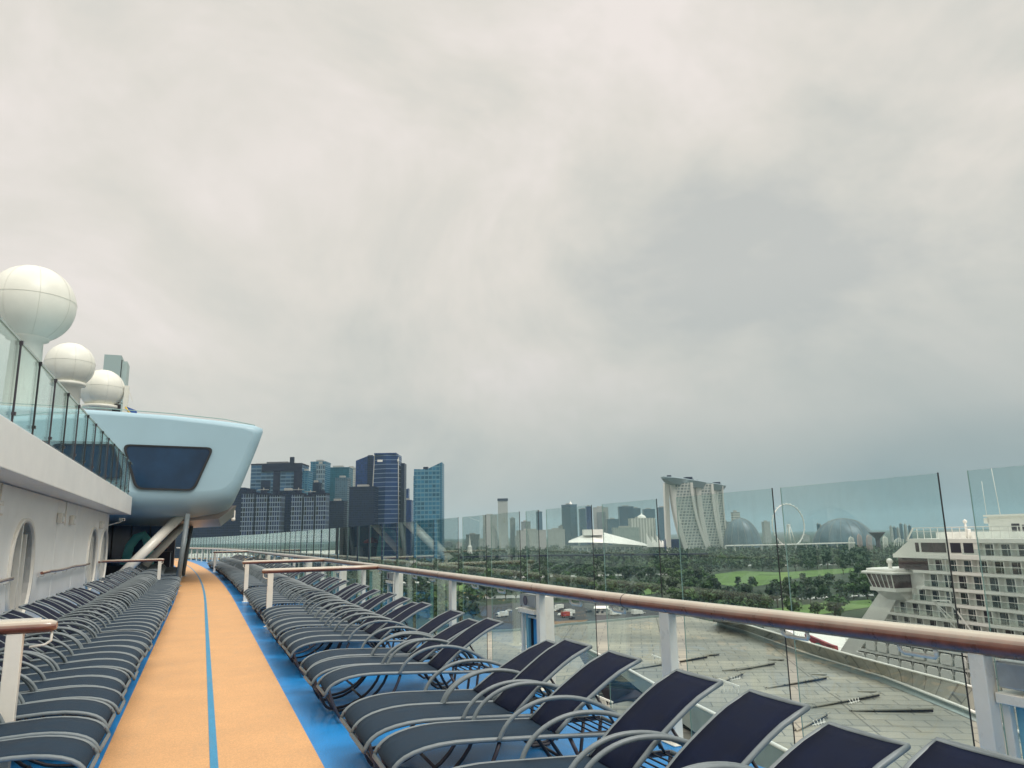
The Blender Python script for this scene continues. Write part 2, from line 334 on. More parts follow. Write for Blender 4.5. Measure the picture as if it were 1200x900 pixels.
# ------------------------------------------------------------------ setting: deck, ground, sea
def curve(y): return 0 if y < 22 else -.00076 * (y - 22) ** 2
RAIL = [(-3, 4.05), (2, 3.98), (3.8, 3.85), (5.2, 3.70), (7, 3.64), (13, 3.62), (18, 3.50), (23.5, 3.40), (31, 3.08), (40, 2.72), (48, 2.38), (57, 1.7), (65, .9), (74, -.4), (86, -2.6)]
GLS = [(-3, 4.2), (2, 4.16), (13, 4.15), (18, 4.05), (23.5, 3.95), (31, 3.62), (40, 3.25), (48, 2.9), (57, 2.2), (65, 1.4), (74, .1), (86, -2.1)]
rx = lambda y: smooth(RAIL, y, 1.2 if y < 9 else 3)
gx = lambda y: smooth(GLS, y, 3)
YS = list(np.arange(-3, 86.1, 1.))
def strip(fa, fb, z, th, name, m):
    b = MB(); vs = []
    for y in YS: vs += [(fa(y), y, z), (fb(y), y, z), (fa(y), y, z - th), (fb(y), y, z - th)]
    fs = []
    for i in range(len(YS) - 1):
        o = i * 4; p = o + 4
        fs += [(o, o + 1, p + 1, p), (o + 2, p + 2, p + 3, o + 3), (o, p, p + 2, o + 2), (o + 1, o + 3, p + 3, p + 1)]
    n = (len(YS) - 1) * 4
    fs += [(0, 2, 3, 1), (n, n + 1, n + 3, n + 2)]
    b.add(vs, fs); return b.build(name, m, kind='structure')
strip(lambda y: -22, lambda y: rx(y) + .13, 0, .5, 'deck_floor', MT['blue'])
strip(lambda y: -.64 + curve(y), lambda y: .955 + curve(y), .004, .003, 'running_track', MT['orange'])
strip(lambda y: .155 + curve(y), lambda y: .215 + curve(y), .008, .003, 'track_line', MT['line'])
hb = MB(); hb.loft([[(-30, -60, z), (rx(0) + o, -60, z), (rx(20) + o, 20, z), (rx(57) + o, 57, z), (rx(86) + o, 86, z), (-15, 140, z), (-30, 150, z)] for z, o in ((-54, -.6), (-40, -.4), (-.51, -.1))], False)
hb.build('own_ship_hull', MT['shipwhite'], kind='structure')

GZ = -48.
def terrain():
    b = MB(); xs = np.linspace(-9000, 12000, 22); ys = np.linspace(-2500, 13000, 18)
    # the sheet of land starts past the quay; the sea lies under all of it
    b.add([(-9000, 230, GZ), (60, 230, GZ), (60, 150, GZ), (60, 30, GZ), (60, -900, GZ), (108, -900, GZ), (108, 150, GZ), (260, 260, GZ), (12000, 900, GZ), (12000, 13000, GZ), (-9000, 13000, GZ)],
          [(0, 1, 2, 3, 4, 5, 6, 7, 8, 9, 10)])
    return b.build('ground', MT['scrub'], kind='structure')
terrain()
seam = mat('sea_water', (.02, .06, .07), .12, bump=.5, bscale=.3)
MB().add([(-9000, -2500, -51), (12000, -2500, -51), (12000, 13000, -51), (-9000, 13000, -51)], [(0, 1, 2, 3)]).build('sea', seam, kind='structure')
def patch(name, pts, z, m):
    P = [onz(x, y, GZ) for x, y in pts]
    b = MB(); b.add([(p[0], p[1], GZ + z) for p in P], [tuple(range(len(P)))])
    if b and sum(P[i][0] * P[(i + 1) % len(P)][1] - P[(i + 1) % len(P)][0] * P[i][1] for i in range(len(P))) < 0: b.f[0] = b.f[0][::-1]
    return b.build(name, m, kind='structure')
LAWNS = [[(838, 673), (870, 669), (915, 671), (960, 668), (1020, 664.5), (1022, 668), (972, 674), (925, 679), (905, 684), (870, 690), (838, 684)],
         [(905, 714), (960, 707), (1020, 703), (1025, 711), (980, 718), (925, 725), (900, 722)],
         [(735, 690), (765, 688), (778, 694), (748, 699)], [(500, 686), (540, 684), (560, 690), (520, 695)]]
for q in LAWNS: patch('lawn', q, .25, MT['lawn'])
ROADS = [[(860, 662), (960, 661), (1030, 659.5), (1030, 661), (960, 662.6), (860, 663.8)], [(880, 702.5), (960, 700), (1030, 696), (1030, 698.5), (960, 702.5), (880, 705)],
         [(480, 700), (640, 697), (800, 702), (800, 705), (640, 700.5), (480, 704)], [(590, 676), (680, 674), (800, 672), (800, 673.5), (680, 676), (590, 678)]]
for q in ROADS: patch('road', q, .30, MT['roadpale'])
patch('parking_lot', [(560, 711), (600, 707), (790, 705), (800, 722), (640, 738), (570, 737)], .2, MT['asphalt'])
patch('bare_earth', [(640, 729), (690, 727), (672, 735), (636, 738)], .35, mat('brown_earth', (.25, .16, .09), .9, var=.3, scale=.1))

# ------------------------------------------------------------------ own ship, port side: bulkhead, upper deck, balustrade
WX, FX = -3.2, -2.6
def oval(cy, w=.95, z0=.28, z1=2.12, n=28, s=1.):
    cz, h = (z0 + z1) / 2, (z1 - z0) / 2
    out = []
    for k in range(n):
        q = 2 * PI * k / n; c_, s_ = math.cos(q), math.sin(q)
        out.append((cy + s * w * math.copysign(abs(c_) ** .85, c_), cz + (h - (1 - s) * w) * math.copysign(abs(s_) ** .85, s_)))
    return out
WINS = [5.6, 11.4, 17.1, 27.1, 30.0]
bulk = thing('deckhouse_wall', 'long white painted steel bulkhead with tall oval windows along the jogging track', 'bulkhead', (WX, 0, 0))
w = MB()
bounds = [-3.0] + [(a + b) / 2 for a, b in zip(WINS, WINS[1:])] + [31.0]
for cy_, y0, y1 in zip(WINS, bounds, bounds[1:]):      # wall panel with an oval hole
    o = oval(cy_); n = len(o); outer = []
    for k in range(n):
        q = 2 * PI * k / n; dx, dz = math.cos(q), math.sin(q); cz = 1.2
        t = min(((y1 - cy_) / dx) if dx > 1e-6 else ((y0 - cy_) / dx) if dx < -1e-6 else 1e9, ((2.73 - cz) / dz) if dz > 1e-6 else ((0 - cz) / dz) if dz < -1e-6 else 1e9)
        outer.append((cy_ + dx * t, cz + dz * t))
    # snap nearest samples to the rectangle corners so no corner is cut
    for cyy in (y0, y1):
        for czz in (0, 2.73):
            k = min(range(n), key=lambda i: (outer[i][0] - cyy) ** 2 + (outer[i][1] - czz) ** 2); outer[k] = (cyy, czz)
    vs = [(0, a, b) for a, b in outer] + [(0, a, b) for a, b in o] + [(-.16, a, b) for a, b in o]
    fs = []
    for k in range(n):
        j = (k + 1) % n
        fs.append((k, j, n + j, n + k)); fs.append((n + k, n + j, 2 * n + j, 2 * n + k))
    w.add(vs, fs)
w.box(-.5, 0, 31.0, 31.02, 0, 2.73)
for y in np.arange(.2, 31, 2.9):
    if all(abs(y - c) > 1.3 for c in WINS): w.box(.0, .006, y, y + .03, 0, 2.7)
w.build('wall_plating', MT['white'], bulk)
for cy_ in WINS:
    fr = MB(); o1 = oval(cy_, s=1.0); o2 = oval(cy_, s=1.09); n = len(o1)
    vs = [(.0, a, b) for a, b in o2] + [(.05, a, b) for a, b in o2] + [(.05, a, b) for a, b in o1] + [(-.15, a, b) for a, b in o1]
    fs = [(j * n + k, j * n + (k + 1) % n, (j + 1) * n + (k + 1) % n, (j + 1) * n + k) for j in range(3) for k in range(n)]
    fr.add(vs, fs, True)
    wf = fr.build('window_frame', MT['white_post'], bulk)
    g = MB(); o3 = oval(cy_, s=.99); g.add([(-.12, a, b) for a, b in o3], [tuple(range(n))]); g.build('pane', MT['teal_dark'], wf)
    mm_ = MB(); mm_.box(-.12, -.02, cy_ - .05, cy_ + .05, .3, 2.1); mm_.box(-.12, -.02, cy_ + .40, cy_ + .44, .5, 1.9); mm_.build('mullion', MT['white_post'], wf)
for y0, y1 in ((18.7, 26.0), (28.3, 29.0), (12.6, 16.0), (7., 10.2)):
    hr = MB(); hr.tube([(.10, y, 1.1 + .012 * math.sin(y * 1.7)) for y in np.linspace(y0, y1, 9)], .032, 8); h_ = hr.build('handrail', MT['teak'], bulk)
    br = MB()
    for y in np.arange(y0 + .25, y1, 1.5): br.tube([(.0, y, 1.02), (.09, y, 1.03), (.10, y, 1.09)], .012, 6)
    br.build('bracket', MT['white_post'], h_)
for y in (8.5, 14.6, 20.6, 22.4, 28.6):
    lb = MB(); lb.box(.0, .11, y - .17, y + .17, 2.18, 2.42); f_ = lb.build('wall_light', MT['white_post'], bulk, bevel=.02)
    lc = MB(); lc.box(.112, .13, y - .13, y + .13, 2.21, 2.33); lc.build('diffuser', MT['white'], f_)
cb_ = MB()
for y in (14.9, 21.5): cb_.tube([(.02, y, 2.72), (.02, y, 2.4), (.02, y + .02, 2.15)], .012, 6)
cb_.build('conduit', MT['white_post'], bulk)

up = thing('upper_deck_edge', 'white overhanging upper deck edge above the left row of loungers', 'deck', (FX, 0, 0))
u_ = MB(); u_.box(-.12, 0, -4, 32.3, 2.74, 3.42); u_.box(-14, -.12, -4, 32.3, 2.75, 3.0); u_.box(-14, -.12, 32.18, 32.3, 2.742, 3.42); u_.build('fascia', MT['white'], up, bevel=.015)
u_ = MB(); u_.box(-14, -.12, -4, 32.18, 3.0, 3.36); u_.build('deck_plate', MT['concrete'], up)
u_ = MB(); u_.box(-13.9, -.65, 31.02, 31.1, 2.3, 2.74); u_.build('end_beam', MT['white'], up)
bal = thing('upper_balustrade', 'clear glass balustrade with dark steel posts on the upper deck edge', 'balustrade', (FX, 0, 3.42))
ys_ = list(np.arange(2.6, 32.4, 1.42))
for a, b in zip(ys_, ys_[1:]):
    g = MB(); g.box(-.08, -.068, a + .03, b - .03, .06, 1.22); g.build('pane', MT['glass_up'], bal)
for i, y in enumerate(ys_):
    p = MB(); p.box(-.062, -.035, y - .014, y + .014, 0, 1.20); p.box(-.066, -.012, y - .028, y + .028, .12, .17); p.box(-.068, -.02, y - .022, y + .022, 1.17, 1.235)
    p.build('post', MT['dark_metal'] if i % 2 else MT['gasket'], bal)
t_ = MB(); t_.box(-.09, -.055, 2.6, 32.3, 1.225, 1.26); t_.build('top_rail', MT['palegreen'], bal)

# ceiling, dark recess and machinery behind the end of the bulkhead
rec = thing('recessed_deckhouse', 'dark recessed deckhouse front under the pale blue pod behind the white wall', 'deckhouse', (-9, 46, 0))
r_ = MB(); r_.box(-8, 7.6, 0, 1, 0, 3.3); r_.build('wall', MT['darkwall'], rec)
r_ = MB(); r_.box(-8, 5.7, -14.9, 10, 3.3, 3.42); r_.build('ceiling', MT['darkwall'], rec)
r_ = MB()
for k in range(9): r_.box(-1.0 + k * .92, -.15 + k * .92, -.06, 0, .5, 2.9)
r_.build('window_band', MT['podglass'], rec)
for k, (x0, x1) in enumerate(((-1.5, 1.5), (.2, 3.2), (2.2, 4.6))):
    r_ = MB(); r_.bar((x0, -2.5 - k, 3.2), (x1, -1.5 - k, .1), .26, .26); r_.build('raking_beam', MT['darkwall'], rec)
sl_ = MB()
P_ = [ony(*c, 43.5) for c in ((146, 662), (152, 640), (160, 630), (168, 627), (173, 634), (175, 650), (175, 668))]
sl_.tube(P_, .22, 14); sl_.build('slide_tube', MT['turq'], loc=tuple(P_[0]), label='turquoise curved plastic slide tube behind the diagonal white struts', cat='slide tube')
# dark bar counter with red top
bc = thing('bar_counter', 'dark deck counter with a red lamp shade just left of the running track', 'counter', (-2.2, 44, 0))
b_ = MB(); b_.box(-1.2, .7, -.5, .5, 0, 1.15); b_.build('cabinet', MT['shipdark'], bc, bevel=.03)
b_ = MB(); b_.lathe([(.02, .62), (.42, .42), (.45, .30), (.40, .30)], (.1, 0, 1.1), 20); b_.build('lamp_shade', MT['red'], bc)
b_ = MB(); b_.tube([(.1, 0, 1.15), (.1, 0, 1.7)], .03, 8); b_.build('lamp_post', MT['white_post'], bc)
b_ = MB(); b_.box(-1.25, .75, -.55, .55, 1.151, 1.2); b_.build('top', MT['black'], bc)

# ------------------------------------------------------------------ pod
def podmesh():
    A = 33.0
    outline = [(-8.3, 6.95), (-7.0, 6.93), (-4, 6.88), (-1.5, 6.78), (.6, 6.62), (1.75, 6.5), (2.12, 6.36), (2.13, 6.2), (1.95, 5.6), (1.65, 4.7), (1.42, 4.0), (1.15, 3.3), (.98, 3.05), (.55, 2.86), (-.4, 2.70), (-1.8, 2.66), (-3.4, 2.70), (-5.5, 2.8), (-8.3, 3.0)]
    rings = []
    cx_, cz_ = -2.6, 5.0
    for Y, ins, bot in ((A - .32, .42, .95), (A - .28, .22, .75), (A - .16, .08, .48), (A + .1, 0, .22), (A + .55, 0, .06), (A + 1.1, 0, 0), (A + 12, 0, -.12)):
        ring = []
        for x, z in outline:
            dx, dz = x - cx_, z - cz_; Lh = math.hypot(dx, dz * 2); 
            x2 = x - ins * (1 if dx > 0 else 0 if x < -8 else .0) * min(1, abs(dx) / 4); z2 = z - ins * (.55 if z > 6 else 0)
            if z < 4.2: z2 = z + bot * (4.2 - z) / 1.5
            ring.append((x2, Y, z2))
        rings.append(ring)
    return rings, outline
pod = thing('observation_pod', 'pale blue overhanging pod with a big dark window above the running track', 'pod', (0, 33, 2.6))
rings, outl = podmesh()
p = MB(); p.loft([[(x, y - 33, z - 2.6) for x, y, z in r] for r in rings], True, True)
po = p.build('shell', MT['podm'], pod)
p = MB()
def rrect(pts, r, n=5):
    out = []; m = len(pts)
    for i in range(m):
        a, b, c = Vector(pts[i - 1]), Vector(pts[i]), Vector(pts[(i + 1) % m])
        u = (a - b).normalized() * r; v = (c - b).normalized() * r
        for k in range(n + 1):
            t = k / n; out.append(b + u * (1 - t) ** 2 + v * t ** 2)
    return out
def window(corners, yy, r=.28, label=None):
    c = [ony(px, py, yy) for px, py in corners]; poly = rrect([(q[0], q[2]) for q in c], r); n = len(poly)
    ctr = sum(poly, Vector((0, 0))) / n
    f = MB(); A_ = [(q.x, yy - 33, q.y - 2.6) for q in poly]; B_ = [((q + (ctr - q).normalized() * .10).x, yy - 33, (q + (ctr - q).normalized() * .10).y - 2.6) for q in poly]
    f.add([(x, y - .06, z) for x, y, z in A_] + [(x, y - .06, z) for x, y, z in B_] + [(x, y + .1, z) for x, y, z in A_] + [(x, y + .1, z) for x, y, z in B_],
          [(k, (k + 1) % n, n + (k + 1) % n, n + k) for k in range(n)] + [(2 * n + k, 2 * n + (k + 1) % n, (k + 1) % n, k) for k in range(n)] + [(n + k, n + (k + 1) % n, 3 * n + (k + 1) % n, 3 * n + k) for k in range(n)])
    fo = f.build('window_frame', MT['gasket'], pod)
    g = MB(); g.add([(x, y - .02, z) for x, y, z in B_], [tuple(range(n))]); g.build('pane', MT['podglass'], fo)
window([(143.5, 520.5), (251, 524.5), (228, 575.5), (158, 573.5)], 32.66)
window([(30, 516), (132, 518), (146, 560), (30, 566)], 32.66)
p = MB(); p.loft([[(-1.2, 35, 2.52), (.6, 35.0, 2.64), (1.3, 35, 3.2), (-1.2, 35, 3.2)], [(-1.4, 45, 2.38), (.9, 45, 2.48), (1.5, 45, 3.0), (-1.4, 45, 3.0)]], False)
p.v = [(x, y - 33, z - 2.6) for x, y, z in p.v]; p.build('underside_panel', MT['bronze'], pod)
p = MB(); p.tube([(-8.2, .02, 4.42), (-4, .02, 4.36), (-1.5, .02, 4.26), (.6, .02, 4.1), (1.8, .1, 3.9)], .02, 6); p.build('edge_trim', MT['palegreen'], pod)
p = MB(); p.tube([(1.2, .9, .35), (1.2, .9, .05), (1.15, .7, -.02)], .03, 6); p.lathe([(.01, 0), (.08, .02), (.08, .12), (.01, .14)], (1.15, .62, -.1), 12); p.build('camera', MT['white_post'], pod)
for nm, lb, a, b, r, m in (('diagonal_strut', 'thick pale diagonal strut rising from the loungers to the pod, nearer of two', (-3.25, 32.6, -.05), (-.78, 34.2, 2.9), .19, 'white_post'),
                        ('diagonal_strut', 'pale diagonal strut behind the first, farther of two under the pod', tuple(ony(150, 684, 37.5)[:2]) + (-.05,), tuple(ony(218, 612, 39)), .17, 'white_post')):
    s_ = MB(); s_.tube([a, b], r, 20); s_.build(nm, MT[m], loc=a, label=lb, cat='strut', group='diagonal struts under the pod')
for a, b, lb in (((-.80, 32.4, 0), (-.60, 33.0, 2.78), 'slim steel column beside the track under the pod, nearer one of the pair'), ((-.80, 41.4, 0), (-.55, 41.9, 2.55), 'slim steel column beside the track under the pod, farther one of the pair')):
    s_ = MB(); s_.tube([a, b], .095, 16); s_.lathe([(.17, 0), (.17, .03), (.10, .035)], a, 20); s_.build('steel_column', MT['grey_metal'], loc=a, label=lb, cat='column', group='steel columns under the pod')
cc = thing('security_camera', 'small white security camera on an arm at the end of the white wall', 'camera', (-3.15, 31.02, 2.45))
c_ = MB(); c_.tube([(-.05, .0, -.12), (.15, .1, -.05), (.36, .1, .02)], .02, 8); c_.build('arm', MT['white_post'], cc)
c_ = MB(); c_.bar((.30, .2, .10), (.44, -.12, .08), .1, .1); c_.build('body', MT['white_post'], cc, bevel=.01)
c_ = MB(); c_.tube([(.44, -.122, .08), (.444, -.135, .08)], .035, 12); c_.build('lens', MT['black'], cc)

# ------------------------------------------------------------------ radomes, funnel housing, fin
def radome(c, r, base, lb, ped):
    t = thing('radome', lb, 'radome', (c[0], c[1], base), 0, 'white satellite domes')
    h = c[2] - base
    b = MB(); b.lathe([(r * math.sin(PI * k / 24), -r * math.cos(PI * k / 24)) for k in range(3, 25)], (0, 0, h), 48); d = b.build('dome', MT['dome'], t)
    s = MB()
    s.tube([(1.003 * r * math.cos(q), 1.003 * r * math.sin(q), h + .08 * r) for q in np.linspace(0, 2 * PI, 49)[:-1]], .008, 4, True)
    for k in range(4):
        q0 = k * PI / 4 + .35
        s.tube([(1.003 * r * math.sin(u) * math.cos(q0), 1.003 * r * math.sin(u) * math.sin(q0), h + 1.003 * r * math.cos(u)) for u in np.linspace(0, 2 * PI, 49)[:-1]], .007, 4, True)
    s.build('seam', mat('seam_grey', (.64, .64, .57), .5) if 'seam' not in MT else MT['seam'], d)
    hh = b_ = MB(); hh.tube([(-.30 * r, -.93 * r, h - .25 * r), (.0, -.99 * r, h - .15 * r)], .02, 6); 
    b = MB(); b.lathe([(ped * 1.05, 0), (ped, h * .55), (ped * .92, h - r * .98), (ped * 1.25, h - r * .93), (ped * 1.25, h - r * .80), (.1, h - r * .8)], (0, 0, 0), 32); b.build('pedestal', MT['dome'], t)
    return t
radome(dep(37, 357, 36), 1.91, 3.42, 'largest white satellite dome, at the left above the glass balustrade', .72)
radome(dep(82, 428, 50), 1.52, 3.42, 'middle white satellite dome, between the largest and the lowest one', .85)
radome(dep(120, 457, 54), 1.48, 3.42, 'lowest white satellite dome, right above the pale blue pod', .95)
fh_ = ony(131, 445, 70)
f = thing('funnel_housing', 'grey green boxy funnel top rising behind the satellite domes', 'funnel', (fh_[0], 70, 3.42))
b = MB(); b.box(-.6, .7, -1, 1.5, 0, fh_[2] - 3.42 + 1.95); b.build('housing', mat('greygreen_paint', (.33, .42, .40), .5), f)
b = MB(); b.box(.75, 1.15, -.8, 1.3, 0, fh_[2] - 3.42 + 1.5); b.build('fin', mat('greygreen_light', (.40, .50, .47), .5), f)
b = MB(); b.box(.7, .745, -.9, .9, fh_[2] - 5, fh_[2] - 3.42 + 1.6); b.build('louvre', MT['black'], f)
mp_ = ony(146, 487, 60)
f = thing('signal_mast', 'slim white mast with crosstrees beside the lowest satellite dome', 'mast', (mp_[0], 60, 3.42))
hz = mp_[2] - 3.42
b = MB(); b.bar((0, 0, 0), (0, 0, hz + 2.2), .32, .32); b.bar((.0, 0, hz + 2.2), (.45, 0, hz + 1.1), .05); b.build('pole', MT['dome'], f)
b = MB(); b.box(-.95, -.3, -.1, .1, hz + .25, hz + .8); b.build('lamp_box', MT['black'], f)
b = MB(); b.tube([(-3, 0, hz + 1.2), (-.2, 0, hz + .9)], .03, 5); b.build('yard', MT['dark_metal'], f)
q = [ony(*c, 58) for c in ((147, 476), (160, 481), (161.5, 489), (156, 489))]
b = MB(); b.loft([[(v[0], y, v[2]) for v in q] for y in (58, 58.25)], False); f = b.build('slide_fin', MT['flagblue'], loc=tuple(q[0]), label='small royal blue fin with a yellow edge beside the mast', cat='fin')
q2 = [Vector(ony(*c, 57.97)) - Vector(q[0]) for c in ((147, 477), (151, 483), (156, 487), (159.5, 489))]
b = MB(); b.tube(q2, .07, 6); b.build('edge_stripe', MT['yellow'], f)

# ------------------------------------------------------------------ starboard rail, posts, lockers, cross rails
hr = thing('ship_handrail', 'long varnished teak handrail on white posts running beside the loungers', 'handrail', (3.6, 6, 0))
HZ = 1.08
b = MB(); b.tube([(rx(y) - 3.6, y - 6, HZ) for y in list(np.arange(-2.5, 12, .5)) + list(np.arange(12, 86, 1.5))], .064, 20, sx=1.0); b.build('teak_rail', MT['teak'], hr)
for y in (2.06, 6.2, 11.9, 19.2):
    b = MB(); b.tube([(rx(y) - 3.6, y - 6 - .004, HZ), (rx(y) - 3.6, y - 6 + .004, HZ)], .0655, 20); b.build('rail_joint', MT['dark_metal'], hr)
PY = [-.1, 2.93, 5.58, 8.05, 11.3, 14.75, 17.7, 20.5, 23.3] + list(np.arange(26.1, 84, 2.8))
for y in PY:
    x = rx(y) - 3.6
    hw_ = .045 if y in (2.93, 8.05, 14.75, 20.5) else .072
    b = MB(); b.box(x - .04, x + .04, y - 6 - hw_, y - 6 + hw_, 0, HZ - .052); b.box(x - .09, x + .09, y - 6.13, y - 5.87, 0, .012); b.build('post', MT['white_post'], hr, bevel=.008)
for y in [1.3, 3.3, 4.2, 6.35, 7.2, 9.3, 10.3, 12.4, 13.5, 16.2, 19, 21.8, 24.5]:
    x = rx(y) - 3.6; b = MB(); y -= 6
    b.tube([(x, y - .12, HZ - .06), (x + .01, y - .12, HZ - .095), (x + .02, y - .10, HZ - .11), (x + .02, y + .10, HZ - .11), (x + .01, y + .12, HZ - .095), (x, y + .12, HZ - .06)], .013, 8); b.build('bracket', MT['white_post'], hr)
for i, y in enumerate((2.27, 8.12, 15.0, 20.7, 26.3, 31.9, 37.5)):
    Lw = .61 if i == 0 else .52
    t = thing('deck_locker', ('pale blue locker with a round lamp under the handrail at the near right corner', 'pale blue locker beside the second pair of rail posts from the near end', 'third pale blue locker along the handrail, just before the nearer cross rail', 'fourth pale blue locker along the handrail, just before the second cross rail', 'fifth pale blue locker along the handrail, just past the second cross rail', 'sixth pale blue locker far along the handrail', 'seventh and farthest pale blue locker along the handrail')[i], 'locker', (rx(y), y, 0), 0, 'lockers under the handrail')
    b = MB(); b.box(.0, .20, .0, .05, .02, .99); b.box(.055, .20, .055, Lw - .055, .02, .05); b.box(-.04, .19, .052, Lw - .002, .785, .84); b.box(.0, .04, Lw - .045, Lw, .02, .78) ; b.build('frame', MT['white_post'], t, bevel=.006)
    b = MB(); b.box(.045, .098, Lw - .12, Lw - .046, .055, .78); b.box(.10, .15, .055, Lw - .01, .055, .78); b.build('back_panel', MT['locker_pale'], t)
    b = MB(); b.box(.085, .098, .055, Lw - .175, .06, .74); b.build('door', MT['locker_blue'], t, bevel=.004)
    b = MB(); b.box(.075, .094, Lw - .17, Lw - .125, .06, .74); b.build('slot', MT['black'], t)
    b = MB(); b.box(-.02, .15, .06, Lw - .01, .862, 1.0); hl = b.build('lamp_housing', MT['steel'], t, bevel=.012)
    b = MB(); b.tube([(-.021, Lw * .62, .93), (-.028, Lw * .62, .93)], .056, 24); b.build('lens', MT['lamp_glass'], hl)
    b = MB(); b.box(-.01, .03, .06, .20, .60, .69) if False else b.bar((.05, .06, .74), (.05, Lw - .13, .74), .028); b.build('handle', MT['white_post'], t)
def crossrail(xa, xb, y, lb, posts, stretchx=0):
    t = thing('cross_rail', lb, 'cross rail', (xa, y, 0), 0, 'teak cross rails between lounger bays')
    s = 1 if xb > xa else -1
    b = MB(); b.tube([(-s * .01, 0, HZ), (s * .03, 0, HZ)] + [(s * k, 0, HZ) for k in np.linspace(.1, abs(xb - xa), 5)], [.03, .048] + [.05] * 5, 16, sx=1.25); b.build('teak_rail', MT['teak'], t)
    for px_ in posts:
        b = MB(); b.box(s * px_ - .055, s * px_ + .055, -.038, .038, 0, HZ - .045); b.box(s * px_ - .09, s * px_ + .09, -.07, .07, .0, .012); b.build('post', MT['white_post'], t, bevel=.008)
    b = MB(); b.box(*sorted((s * .10, s * (abs(xb - xa) - .3))), -.016, .016, HZ + .045, HZ + .062) ; b.build('top_strip', MT['white_post'], t) if stretchx else None
    b = MB(); b.tube([(s * .02, 0, HZ - .04), (s * .02, 0, HZ - .11), (s * .06, 0, HZ - .14), (s * .16, 0, HZ - .15)], .010, 8); b.build('bracket', MT['white_post'], t)
crossrail(-1.02, WX + .05, 6.93, 'near teak cross rail with rounded end over a white post, left of the track', [.26, 1.7], 1)
crossrail(-1.22, WX - .6, 29.6, 'far teak cross rail before the pod, left of the track', [.12])
crossrail(1.16, rx(16.15), 16.15, 'nearer teak cross rail on the right side, meeting the long handrail', [.16])
crossrail(1.10, rx(22.9), 22.9, 'second teak cross rail on the right side, behind the nearer one', [.12])
crossrail(.62, rx(45.8), 45.8, 'distant cross rail where the track begins to bend left', [.1])

ws = thing('glass_windscreen', 'tall clear glass windscreen panels standing outboard of the teak handrail', 'windscreen', (4.15, 6, 0))
EDG = [(-2.6, -1.5), (-1.25, .2), (.42, 1.62), (1.82, 3.04), (3.24, 4.60), (4.70, 6.0), (6.35, 7.45), (7.71, 8.95), (9.21, 9.62), (9.86, 11.0), (11.23, 12.35), (12.6, 13.8)]
y = 14.05
while y < 84: EDG.append((y, y + 1.2)); y += 1.42
for i, (a, b_) in enumerate(EDG):
    xa, xb = gx(a) - 4.15, gx(b_) - 4.15; ya, yb = a - 6, b_ - 6
    g = MB(); g.hexa([(xa, ya, -.42), (xb, yb, -.42), (xb + .012, yb, -.42), (xa + .012, ya, -.42), (xa, ya, 2.02), (xb, yb, 2.02), (xb + .012, yb, 2.02), (xa + .012, ya, 2.02)])
    po_ = g.build('pane', MT['glass'], ws)
    e = MB(); e.box(xa + .002, xa + .010, ya - .006, ya - .001, -.42, 2.025); e.build('gasket', MT['gasket'], po_)
    e = MB(); e.box(xb + .002, xb + .010, yb + .001, yb + .003, -.42, 2.02); e.build('edge', MT['palegreen'], po_)
b = MB()
for y0, y1 in zip(YS, YS[1:]):
    b.bar((gx(y0) - 4.144, y0 - 6, -.46), (gx(y1) - 4.144, y1 - 6, -.46), .09, .09)
b.build('base_channel', MT['white_post'], ws)
b = MB()
for y in np.arange(-2, 84, 1.42): b.bar((rx(y) - 4.15 + .05, y - 6, -.38), (gx(y) - 4.15, y - 6, -.42), .08, .06)
b.build('support_bracket', MT['white_post'], ws)

